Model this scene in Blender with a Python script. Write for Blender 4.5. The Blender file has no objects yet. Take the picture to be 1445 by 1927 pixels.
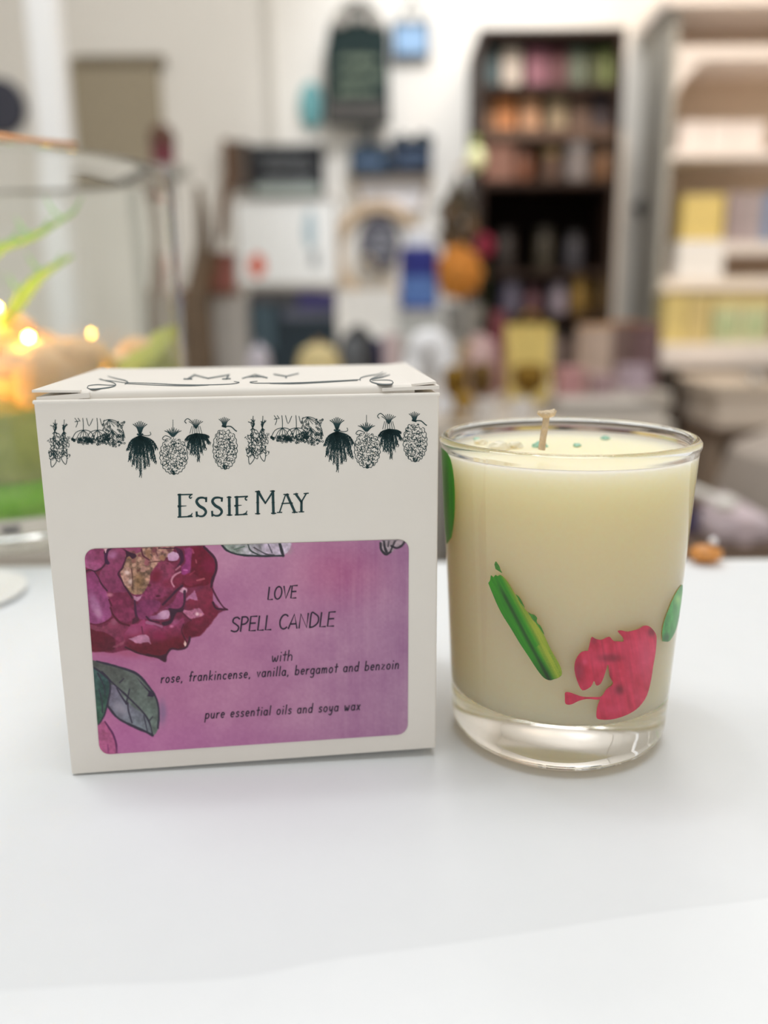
import bpy, bmesh, math, random
import numpy as np
from mathutils import Vector, Matrix
from mathutils.geometry import delaunay_2d_cdt

scene = bpy.context.scene
COL = scene.collection
random.seed(7)

# ------------------------------------------------------------------ camera, world, lights, exposure
T = 0.76                                   # height of the table top
CAM = Vector((0.0, 0.0, T + 0.0862))
FPX, PITCH, ROLL = 1610.0, 0.2409, -0.0100
CX, CY = 722.5, 963.5
_F = Vector((0, math.cos(PITCH), -math.sin(PITCH)))
_U0 = Vector((0, math.sin(PITCH), math.cos(PITCH)))
_R0 = Vector((1, 0, 0))
_R = _R0 * math.cos(ROLL) + _U0 * math.sin(ROLL)
_U = _U0 * math.cos(ROLL) - _R0 * math.sin(ROLL)

cam_data = bpy.data.cameras.new('camera')
cam = bpy.data.objects.new('camera', cam_data)
COL.objects.link(cam)
m = Matrix.Identity(4)
for i in range(3):
    m[i][0], m[i][1], m[i][2], m[i][3] = _R[i], _U[i], -_F[i], CAM[i]
cam.matrix_world = m
cam_data.sensor_fit = 'VERTICAL'
cam_data.sensor_height = 24.0
cam_data.sensor_width = 36.0
cam_data.lens = FPX / 1927.0 * 24.0
cam_data.clip_start = 0.005
cam_data.dof.use_dof = True
cam_data.dof.focus_distance = 0.151
cam_data.dof.aperture_fstop = cam_data.lens / 4.3
cam_data.dof.aperture_blades = 6
scene.camera = cam

vs = scene.view_settings
vs.view_transform = 'Standard'
vs.look = 'None'
vs.gamma = 1.0
vs.use_curve_mapping = False
vs.exposure = 0.0
try:
    scene.cycles.use_denoising = True
    scene.cycles.max_bounces = 24
    scene.cycles.diffuse_bounces = 10
    scene.cycles.glossy_bounces = 8
    scene.cycles.transmission_bounces = 20
    scene.cycles.sample_clamp_indirect = 150.0
    scene.cycles.blur_glossy = 0.6
except Exception:
    pass

world = bpy.data.worlds.new('daylight')
scene.world = world
world.use_nodes = True
bg = world.node_tree.nodes['Background']
bg.inputs[0].default_value = (1.0, 0.965, 0.90, 1)
bg.inputs[1].default_value = 0.74

def lamp(name, kind, loc, aim, power, color=(1, 1, 1), size=0.3, size_y=None, spot=1.0, blend=0.6):
    d = bpy.data.lights.new(name, kind)
    d.energy = power
    d.color = color
    if kind == 'AREA':
        d.shape = 'RECTANGLE' if size_y else 'DISK'
        d.size = size
        if size_y: d.size_y = size_y
    else:
        d.shadow_soft_size = size
        if kind == 'SPOT':
            d.spot_size = spot
            d.spot_blend = blend
    o = bpy.data.objects.new(name, d)
    COL.objects.link(o)
    o.location = loc
    o.rotation_euler = (Vector(aim) - Vector(loc)).to_track_quat('-Z', 'Y').to_euler()
    return o

# unseen overhead area lights and spots; daylight comes through the open shop front behind the camera
pa = lamp('overhead_area_light', 'AREA', (-0.30, 0.42, 2.55), (-0.20, 0.35, 0), 2.0, (1.0, 0.98, 0.96), 0.13)
pa.data.cycles.is_caustics_light = True
lamp('overhead_area_light', 'AREA', (0.10, 0.04, 2.55), (0.10, 0.04, 0), 14.5, (0.93, 0.97, 1.0), 1.1)
lamp('overhead_area_light', 'AREA', (0.35, 1.9, 2.55), (0.35, 1.9, 0), 13, (1.0, 0.96, 0.92), 0.9)
lamp('overhead_spot_light', 'SPOT', (0.25, 1.6, 2.5), (0.22, 2.8, 1.45), 62, (0.97, 0.98, 1.0), 0.05, spot=0.8, blend=0.9)
lamp('overhead_spot_light', 'SPOT', (0.95, 1.5, 2.5), (0.92, 2.75, 1.2), 60, (1.0, 0.76, 0.56), 0.05, spot=1.1, blend=0.9)
lamp('overhead_area_light', 'AREA', (-0.95, 0.6, 2.55), (-0.95, 0.7, 0), 8, (0.98, 0.99, 1.0), 0.7)  # added area light, brightens the post and the left wall
lamp('overhead_spot_light', 'SPOT', (-0.45, 0.7, 2.5), (-0.74, 1.9, 1.25), 16, (0.95, 0.98, 1.0), 0.05, spot=0.42, blend=0.6)  # added spot, aimed at the post only to brighten it

# ------------------------------------------------------------------ helpers: rays, colours, materials
def ray(px, py):
    return _F + _R * ((px - CX) / FPX) - _U * ((py - CY) / FPX)
def P(px, py, Y):                          # the point of the plane y = Y behind a pixel
    d = ray(px, py)
    return CAM + d * (Y / d.y)
def G(px, py, z=T):                        # the point of the level z behind a pixel
    d = ray(px, py)
    return CAM + d * ((z - CAM.z) / d.z)

def lin1(c):
    c = c / 255.0
    return c / 12.92 if c <= 0.04045 else ((c + 0.055) / 1.055) ** 2.4
def S(r, g, b):
    return (lin1(r), lin1(g), lin1(b))
def lin_np(a):
    a = np.clip(np.asarray(a, float) / 255.0, 0, 1)
    return np.where(a <= 0.04045, a / 12.92, ((a + 0.055) / 1.055) ** 2.4)

_mats = {}
def M(rgb, rough=0.6, metal=0.0, var=0.06, scale=40.0, spec=0.4, bump=0.0, name=None, emit=None, emit_k=0.0, coat=0.0):
    key = (tuple(rgb), rough, metal, var, scale, spec, bump, emit, emit_k, coat)
    if key in _mats: return _mats[key]
    mt = bpy.data.materials.new(name or 'paint_%d_%d_%d' % tuple(int(v) for v in rgb))
    mt.use_nodes = True
    nt = mt.node_tree
    b = nt.nodes['Principled BSDF']
    c = S(*rgb)
    tc = nt.nodes.new('ShaderNodeTexCoord')
    nz = nt.nodes.new('ShaderNodeTexNoise')
    nz.inputs['Scale'].default_value = scale
    nz.inputs['Detail'].default_value = 4
    nt.links.new(tc.outputs['Object'], nz.inputs['Vector'])
    rp = nt.nodes.new('ShaderNodeValToRGB')
    rp.color_ramp.elements[0].position = 0.25
    rp.color_ramp.elements[1].position = 0.75
    rp.color_ramp.elements[0].color = tuple(max(0, v * (1 - var)) for v in c) + (1,)
    rp.color_ramp.elements[1].color = tuple(min(1, v * (1 + var)) for v in c) + (1,)
    nt.links.new(nz.outputs[0], rp.inputs[0])
    nt.links.new(rp.outputs[0], b.inputs['Base Color'])
    b.inputs['Roughness'].default_value = rough
    b.inputs['Metallic'].default_value = metal
    b.inputs['Specular IOR Level'].default_value = spec
    b.inputs['Coat Weight'].default_value = coat
    if bump:
        bp = nt.nodes.new('ShaderNodeBump')
        bp.inputs['Strength'].default_value = bump
        bp.inputs['Distance'].default_value = 0.002
        nt.links.new(nz.outputs[0], bp.inputs['Height'])
        nt.links.new(bp.outputs[0], b.inputs['Normal'])
    if emit:
        b.inputs['Emission Color'].default_value = S(*emit) + (1,)
        b.inputs['Emission Strength'].default_value = emit_k
    _mats[key] = mt
    return mt

def glass_mat(name, tint=(1, 1, 1), ior=1.5, rough=0.0):
    mt = bpy.data.materials.new(name)
    mt.use_nodes = True
    nt = mt.node_tree
    b = nt.nodes['Principled BSDF']
    b.inputs['Base Color'].default_value = tuple(tint) + (1,)
    b.inputs['Transmission Weight'].default_value = 1.0
    b.inputs['Roughness'].default_value = rough
    b.inputs['IOR'].default_value = ior
    return mt

def vcol_mat(name, rough=0.5, spec=0.4, coat=0.0):
    mt = bpy.data.materials.new(name)
    mt.use_nodes = True
    nt = mt.node_tree
    b = nt.nodes['Principled BSDF']
    a = nt.nodes.new('ShaderNodeVertexColor')
    a.layer_name = 'Col'
    nt.links.new(a.outputs['Color'], b.inputs['Base Color'])
    b.inputs['Roughness'].default_value = rough
    b.inputs['Specular IOR Level'].default_value = spec
    b.inputs['Coat Weight'].default_value = coat
    return mt

# ------------------------------------------------------------------ helpers: things, parts, meshes
def tag(o, label=None, cat=None, group=None, kind=None):
    if label: o['label'] = label
    if cat: o['category'] = cat
    if group: o['group'] = group
    if kind: o['kind'] = kind
    return o
def thing(name, loc, label, cat, group=None):
    o = bpy.data.objects.new(name, None)
    o.empty_display_size = 0.01
    COL.objects.link(o)
    o.location = loc
    return tag(o, label, cat, group)

class MB:
    """collects shapes in world coordinates and links them as ONE mesh object"""
    def __init__(self): self.v = []; self.f = []; self.mi = []; self.cur = 0
    def add(self, verts, faces):
        n = len(self.v)
        self.v += [tuple(p) for p in verts]
        self.f += [tuple(i + n for i in q) for q in faces]
        self.mi += [self.cur] * len(faces)
        return self
    def box(self, x0, x1, y0, y1, z0, z1):
        v = [(x, y, z) for z in (z0, z1) for y in (y0, y1) for x in (x0, x1)]
        return self.add(v, [(0, 2, 3, 1), (4, 5, 7, 6), (0, 1, 5, 4), (2, 6, 7, 3), (0, 4, 6, 2), (1, 3, 7, 5)])
    def hexa(self, a, b):                  # two quads (front, back) in the same winding
        v = list(a) + list(b)
        return self.add(v, [(0, 1, 2, 3), (7, 6, 5, 4), (0, 4, 5, 1), (1, 5, 6, 2), (2, 6, 7, 3), (3, 7, 4, 0)])
    def lathe(self, cx, cy, prof, n=48, sx=1.0, sy=1.0, closed=False):
        rings = []; v = []; f = []
        for r, z in prof:
            if r < 1e-7:
                rings.append([len(v)]); v.append((cx, cy, z))
            else:
                rings.append(list(range(len(v), len(v) + n)))
                v += [(cx + sx * r * math.cos(2 * math.pi * k / n), cy + sy * r * math.sin(2 * math.pi * k / n), z) for k in range(n)]
        pairs = list(zip(rings, rings[1:]))
        if closed: pairs.append((rings[-1], rings[0]))
        for a, b in pairs:
            for k in range(n):
                k2 = (k + 1) % n
                if len(a) == 1 and len(b) == 1: continue
                if len(a) == 1: f.append((a[0], b[k2], b[k]))
                elif len(b) == 1: f.append((a[k], a[k2], b[0]))
                else: f.append((a[k], a[k2], b[k2], b[k]))
        return self.add(v, f)
    def tube(self, pts, rad, n=8, flat=1.0):
        pts = [Vector(p) for p in pts]
        rad = rad if isinstance(rad, (list, tuple)) else [rad] * len(pts)
        v = []; f = []
        up = Vector((0.13, 0.21, 0.97)).normalized()
        for i, p in enumerate(pts):
            t = (pts[min(i + 1, len(pts) - 1)] - pts[max(i - 1, 0)]).normalized()
            if abs(t.dot(up)) > 0.95: a = t.cross(Vector((1, 0.1, 0))).normalized()
            else: a = t.cross(up).normalized()
            b = t.cross(a).normalized()
            for k in range(n):
                w = 2 * math.pi * k / n
                v.append(p + a * (rad[i] * math.cos(w)) + b * (rad[i] * flat * math.sin(w)))
        for i in range(len(pts) - 1):
            for k in range(n):
                k2 = (k + 1) % n
                f.append((i * n + k, i * n + k2, (i + 1) * n + k2, (i + 1) * n + k))
        f.append(tuple(range(n - 1, -1, -1)))
        f.append(tuple((len(pts) - 1) * n + k for k in range(n)))
        return self.add(v, f)
    def blob(self, c, r, n=16, rough=0.0, seed=0):      # ellipsoid, r = (rx, ry, rz)
        rnd = random.Random(seed)
        c = Vector(c); v = []; f = []
        rows = n // 2
        v.append((c.x, c.y, c.z - r[2]))
        for i in range(1, rows):
            ph = -math.pi / 2 + math.pi * i / rows
            for k in range(n):
                th = 2 * math.pi * k / n
                q = 1 + rough * (rnd.random() - 0.5)
                v.append((c.x + q * r[0] * math.cos(ph) * math.cos(th), c.y + q * r[1] * math.cos(ph) * math.sin(th), c.z + q * r[2] * math.sin(ph)))
        v.append((c.x, c.y, c.z + r[2]))
        for k in range(n): f.append((0, 1 + (k + 1) % n, 1 + k))
        for i in range(rows - 2):
            for k in range(n):
                k2 = (k + 1) % n
                f.append((1 + i * n + k, 1 + i * n + k2, 1 + (i + 1) * n + k2, 1 + (i + 1) * n + k))
        for k in range(n): f.append((len(v) - 1, 1 + (rows - 2) * n + k, 1 + (rows - 2) * n + (k + 1) % n))
        return self.add(v, f)
    def prism(self, outline, y0, y1):      # outline [(x, z)] standing in a plane y = const
        n = len(outline)
        v = [(x, y0, z) for x, z in outline] + [(x, y1, z) for x, z in outline]
        f = [tuple(range(n)), tuple(range(2 * n - 1, n - 1, -1))]
        f += [(k, k + n, (k + 1) % n + n, (k + 1) % n) for k in range(n)]
        return self.add(v, f)
    def build(self, name, mats, parent=None, smooth=False, bevel=0.0, angle=35, loc=None):
        me = bpy.data.meshes.new(name)
        org = Vector(parent_world(parent)) if parent else (Vector(loc) if loc is not None else Vector((0, 0, 0)))
        if not parent and loc is None:
            vv = np.array([tuple(p) for p in self.v])
            org = Vector(((vv[:, 0].min() + vv[:, 0].max()) / 2, (vv[:, 1].min() + vv[:, 1].max()) / 2, vv[:, 2].min()))
        me.from_pydata([(p[0] - org.x, p[1] - org.y, p[2] - org.z) for p in self.v], [], self.f)
        for q in (mats if isinstance(mats, (list, tuple)) else [mats]): me.materials.append(q)
        bm = bmesh.new(); bm.from_mesh(me)
        bmesh.ops.recalc_face_normals(bm, faces=bm.faces)
        bm.to_mesh(me); bm.free()
        me.polygons.foreach_set('material_index', self.mi)
        me.polygons.foreach_set('use_smooth', [bool(smooth)] * len(me.polygons))
        if smooth: me.set_sharp_from_angle(angle=math.radians(angle))
        o = bpy.data.objects.new(name, me)
        COL.objects.link(o)
        if parent: o.parent = parent
        else: o.location = org
        if bevel:
            md = o.modifiers.new('edge', 'BEVEL'); md.width = bevel; md.segments = 2; md.limit_method = 'ANGLE'
        return o
def parent_world(p):
    w = Vector(p.location)
    while p.parent:
        p = p.parent; w += Vector(p.location)
    return w
def struct(o): o['kind'] = 'structure'; return o

def grid_mesh(name, pts, nu, nv, cols, mat, parent):    # dense painted sheet: pts (nv*nu,3)
    me = bpy.data.meshes.new(name)
    org = np.array(parent_world(parent))
    idx = np.arange(nu * nv).reshape(nv, nu)
    q = np.stack([idx[:-1, :-1], idx[1:, :-1], idx[1:, 1:], idx[:-1, 1:]], -1).reshape(-1, 4)
    me.from_pydata((pts - org).tolist(), [], q.tolist())
    ca = me.color_attributes.new('Col', 'FLOAT_COLOR', 'POINT')
    ca.data.foreach_set('color', np.concatenate([cols, np.ones((len(cols), 1))], 1).astype(np.float32).ravel())
    me.materials.append(mat)
    o = bpy.data.objects.new(name, me); COL.objects.link(o); o.parent = parent
    return o

# value noise for painted artwork
_rs = np.random.RandomState(11)
_lat = _rs.rand(256, 256)
def vnoise(x, y):
    xi = np.floor(x).astype(int); yi = np.floor(y).astype(int)
    fx = x - xi; fy = y - yi
    fx = fx * fx * (3 - 2 * fx); fy = fy * fy * (3 - 2 * fy)
    g = lambda a, b: _lat[a % 256, b % 256]
    return (g(xi, yi) * (1 - fx) + g(xi + 1, yi) * fx) * (1 - fy) + (g(xi, yi + 1) * (1 - fx) + g(xi + 1, yi + 1) * fx) * fy
def fbm(x, y, o=4):
    s = 0; a = 0.5
    for k in range(o):
        s = s + a * vnoise(x * 2 ** k + 17.3 * k, y * 2 ** k + 9.1 * k); a *= 0.5
    return s / (1 - 0.5 ** o)

def poly_sd(x, y, poly):                   # signed distance, inside > 0
    poly = np.asarray(poly, float)
    d2 = np.full(x.shape, 1e18); ins = np.zeros(x.shape, bool)
    for (ax, ay), (bx, by) in zip(poly, np.roll(poly, -1, 0)):
        ex, ey = bx - ax, by - ay
        t = np.clip(((x - ax) * ex + (y - ay) * ey) / (ex * ex + ey * ey + 1e-12), 0, 1)
        d2 = np.minimum(d2, (x - ax - t * ex) ** 2 + (y - ay - t * ey) ** 2)
        c = ((ay > y) != (by > y)) & (x < (bx - ax) * (y - ay) / (by - ay + 1e-12) + ax)
        ins ^= c
    return np.where(ins, 1, -1) * np.sqrt(d2)
def line_d(x, y, pts):
    d2 = np.full(x.shape, 1e18)
    for (ax, ay), (bx, by) in zip(pts, pts[1:]):
        ex, ey = bx - ax, by - ay
        t = np.clip(((x - ax) * ex + (y - ay) * ey) / (ex * ex + ey * ey + 1e-12), 0, 1)
        d2 = np.minimum(d2, (x - ax - t * ex) ** 2 + (y - ay - t * ey) ** 2)
    return np.sqrt(d2)
def smooth_line(pts, n=6):                 # Catmull-Rom
    pts = [np.array(p, float) for p in pts]
    if len(pts) < 3: return [tuple(p) for p in pts]
    q = [2 * pts[0] - pts[1]] + pts + [2 * pts[-1] - pts[-2]]
    out = []
    for i in range(1, len(q) - 2):
        for k in range(n):
            t = k / n
            out.append(tuple(0.5 * (2 * q[i] + (q[i + 1] - q[i - 1]) * t + (2 * q[i - 1] - 5 * q[i] + 4 * q[i + 1] - q[i + 2]) * t * t + (3 * q[i] - q[i - 1] - 3 * q[i + 1] + q[i + 2]) * t ** 3)))
    out.append(tuple(pts[-1]))
    return out
def ribbon(mb, pts, w, place, taper=False):   # ink stroke: pts in artwork units, place() puts one on the surface
    pts = [np.array(p, float) for p in pts]
    n = len(pts)
    if n < 2: return
    ws = w if isinstance(w, (list, tuple)) else [w] * n
    L = []; Rr = []
    for i, p in enumerate(pts):
        t = pts[min(i + 1, n - 1)] - pts[max(i - 1, 0)]
        t = t / (np.linalg.norm(t) + 1e-9)
        nn = np.array([-t[1], t[0]])
        k = ws[i] / 2
        if taper: k *= max(0.15, math.sin(math.pi * (0.12 + 0.76 * i / (n - 1))))
        e = t * (k * 0.6) * (-1 if i == 0 else (1 if i == n - 1 else 0))
        L.append(p + nn * k + e); Rr.append(p - nn * k + e)
    v = [place(*q) for q in L] + [place(*q) for q in Rr]
    mb.add(v, [(i, i + 1, n + i + 1, n + i) for i in range(n - 1)])

# ------------------------------------------------------------------ the room
wall_m = M((240, 238, 233), 0.85, var=0.015, scale=6)
YB = 2.80
struct(MB().box(-2.2, 1.75, -1.6, YB + .1, -0.05, 0).build('floor', M((150, 140, 128), 0.6, var=0.12, scale=8)))
struct(MB().box(-2.2, 1.75, -1.6, YB + .1, 2.62, 2.68).build('ceiling', wall_m))
struct(MB().box(-2.2, 1.75, YB, YB + .08, 0, 2.62).build('wall_back', wall_m))
struct(MB().box(-2.28, -2.2, -1.6, YB + .08, 0, 2.62).build('wall_left', wall_m))
struct(MB().box(1.67, 1.75, -1.6, YB, 0, 2.62).build('wall_right', wall_m))
xs = P(512, 200, YB).x
struct(MB().box(xs - .008, xs + .008, YB - .02, YB, 0, 2.62).build('trim_1', M((214, 211, 204), 0.7, var=0.02)))
struct(MB().box(-2.2, 1.67, YB - .015, YB, 0, 0.12).build('baseboard_back', M((232, 230, 225), 0.6, var=0.02)))

# ------------------------------------------------------------------ counter and its paper
yfar = G(1400, 1046).y
ctop = thing('counter', (0.0, -0.1, 0), 'white painted counter under the candle, its box and the paper sheet', 'counter')
white_m = M((238, 238, 236), 0.45, var=0.01, scale=10)
MB().box(-0.75, 0.75, -0.45, yfar, T - .0306, T - .0006).build('worktop', white_m, ctop, bevel=.002)
MB().box(-0.72, 0.72, -0.42, yfar - .02, 0.08, T - .0306).build('cabinet', M((228, 227, 222), 0.6, var=0.02), ctop)
MB().box(-0.70, 0.70, -0.36, yfar - .06, 0.0, 0.08).build('plinth', M((120, 116, 110), 0.7), ctop)
# paper: gently crumpled sheet
def paper_z(x, y):
    r = 0.0012 * (fbm(x * 20 + 5, y * 20 + 3, 3) - .5) - 0.0016 * np.clip(.06 - np.abs(fbm(x * 26 + 2, y * 26 + 40, 2) - .5), 0, 1)
    return r
nx, ny = 150, 130
gx_, gy_ = np.meshgrid(np.linspace(-0.42, 0.42, nx), np.linspace(-0.10, yfar - .004, ny))
zz = paper_z(gx_, gy_)
near = np.exp(-(((gx_ + .01) / .085) ** 2 + ((gy_ - .165) / .06) ** 2) ** 2)
zz = T - .0003 + np.clip(zz, -.00028, .0006) * (1 - near)
v = np.stack([gx_, gy_, zz], -1).reshape(-1, 3)
idx = np.arange(nx * ny).reshape(ny, nx)
q = np.stack([idx[:-1, :-1], idx[:-1, 1:], idx[1:, 1:], idx[1:, :-1]], -1).reshape(-1, 4)
pap = MB().add(v.tolist(), q.tolist()).build('paper_sheet', M((225, 229, 233), 0.55, var=0.008, scale=120), smooth=True, angle=180)
pap.cycles.is_caustics_receiver = True
tag(pap, 'large sheet of crumpled white paper covering the counter top', 'paper')

# a second, slightly paler layer over the near paper, ending along a curved edge
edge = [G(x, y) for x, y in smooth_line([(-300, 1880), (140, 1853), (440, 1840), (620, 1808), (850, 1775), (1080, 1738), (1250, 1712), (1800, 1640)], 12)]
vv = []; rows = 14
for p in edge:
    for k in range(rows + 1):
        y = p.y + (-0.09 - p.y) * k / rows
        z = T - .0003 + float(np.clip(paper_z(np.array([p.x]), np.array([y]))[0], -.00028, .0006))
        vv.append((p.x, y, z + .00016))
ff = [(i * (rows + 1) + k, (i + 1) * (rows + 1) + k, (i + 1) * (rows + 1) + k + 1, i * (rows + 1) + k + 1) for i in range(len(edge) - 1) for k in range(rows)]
sh2 = MB().add(vv, ff).build('pale_layer', M((232, 236, 240), 0.55, var=0.008, scale=120), smooth=True, angle=180)
tag(sh2, 'thin paler white layer over the near part of the paper, with a curved far edge', 'paper')

# ------------------------------------------------------------------ the candle box
ANG = 0.0864
UX = Vector((math.cos(ANG), math.sin(ANG), 0)); NB = Vector((-math.sin(ANG), math.cos(ANG), 0)); UZ = Vector((0, 0, 1))
B0 = G(135, 1458)
def FP(px, py, off=0.0):                   # a point of the box front, off metres proud of it
    d = ray(px, py)
    t = (B0 - CAM).dot(NB) / d.dot(NB)
    return CAM + d * t - NB * off
card_m = M((227, 223, 217), 0.55, var=0.012, scale=150, spec=0.3, name='ivory_card')
ink_m = M((18, 56, 60), 0.6, var=0.1, name='teal_ink')
dark_m = M((50, 36, 58), 0.6, var=0.1, name='label_ink')
TL, TR, BR, BL = FP(63, 756), FP(826, 741), FP(820, 1408), FP(135, 1458)
DEP = 0.0505
box = thing('candle_box', (BL + BR) / 2 + NB * (DEP / 2), 'ivory card candle box with a pink peony label and hanging herb print', 'box')
box.location.z = T
back = [p + NB * DEP for p in (BL, BR, TR, TL)]
for p in back[:2]: p.z = T
MB().hexa([BL, BR, TR, TL], back).build('carton', card_m, box, bevel=.0003)
Wb = (TR - TL).length
HT = (TL.z + TR.z) / 2
def LP(u, v, z=0.0):                       # on the lid: u along the front edge, v backwards, z above the carton
    return TL + (TR - TL) * (u / Wb) + NB * v + UZ * z
# lid: plate with a rolled front fold that tucks in behind the front panel
lid = MB()
prof = [(0.0009, -0.001)] + [(0.0009 + .0011 * (1 - math.cos(a)), .0008 + .0009 * math.sin(a)) for a in np.linspace(0, math.pi / 2, 6)] + [(DEP, .0017)]
n = len(prof)
u0, u1 = 0.0072, Wb - .0042
vv = [LP(u0, a, b) for a, b in prof] + [LP(u1, a, b) for a, b in prof] + [LP(u0, a + .0003, b - .0004) for a, b in prof] + [LP(u1, a + .0003, b - .0004) for a, b in prof]
ff = [(i, i + 1, n + i + 1, n + i) for i in range(n - 1)] + [(2 * n + i, 3 * n + i, 3 * n + i + 1, 2 * n + i + 1) for i in range(n - 1)]
ff += [(i, 2 * n + i, 2 * n + i + 1, i + 1) for i in range(n - 1)] + [(n + i, n + i + 1, 3 * n + i + 1, 3 * n + i) for i in range(n - 1)]
ff += [(0, n, 3 * n, 2 * n), (n - 1, 3 * n - 1, 4 * n - 1, 2 * n - 1)]
lid.add(vv, ff)
def plate(mb, us, v0, v1, z0, z1, thick=.0004):
    a = [LP(us[0], v0, z0), LP(us[1], v0, z1), LP(us[1], v1, z1), LP(us[0], v1, z0)]
    b = [p - UZ * thick for p in a]
    mb.hexa(a, b)
plate(lid, (-.0003, u0 + .0005), .0007, DEP, .0019, .0017)
plate(lid, (u1 - .0005, Wb - .0004), .0009, DEP, .0017, .0021)
lid.build('lid', card_m, box, smooth=True, angle=30)
fl = MB()
plate(fl, (.0004, .0092), .0004, DEP - .004, .0007, .0013, .0009)
fl.build('dust_flap', card_m, box)
fl = MB()
plate(fl, (Wb - .0100, Wb + .0001), .0003, DEP - .004, .0012, .0014, .0006)
fl.build('dust_flap', card_m, box)
MB().hexa([LP(-.0002, -.0002, .0001), LP(Wb + .0002, -.0002, .0001), LP(Wb + .0002, .0006, .0003), LP(-.0002, .0006, .0003)],
          [LP(-.0002, -.0002, -.0004), LP(Wb + .0002, -.0002, -.0004), LP(Wb + .0002, .0006, -.0004), LP(-.0002, .0006, -.0004)]).build('fold_edge', card_m, box, bevel=.0002)

# --- prints on the carton -------------------------------------------------
PRN = 0.00004
on_front = lambda x, y: FP(x, y, PRN)
def from_crop(ox, oy, k): return lambda pts: [(ox + x / k, oy + y / k) for x, y in pts]

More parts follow.
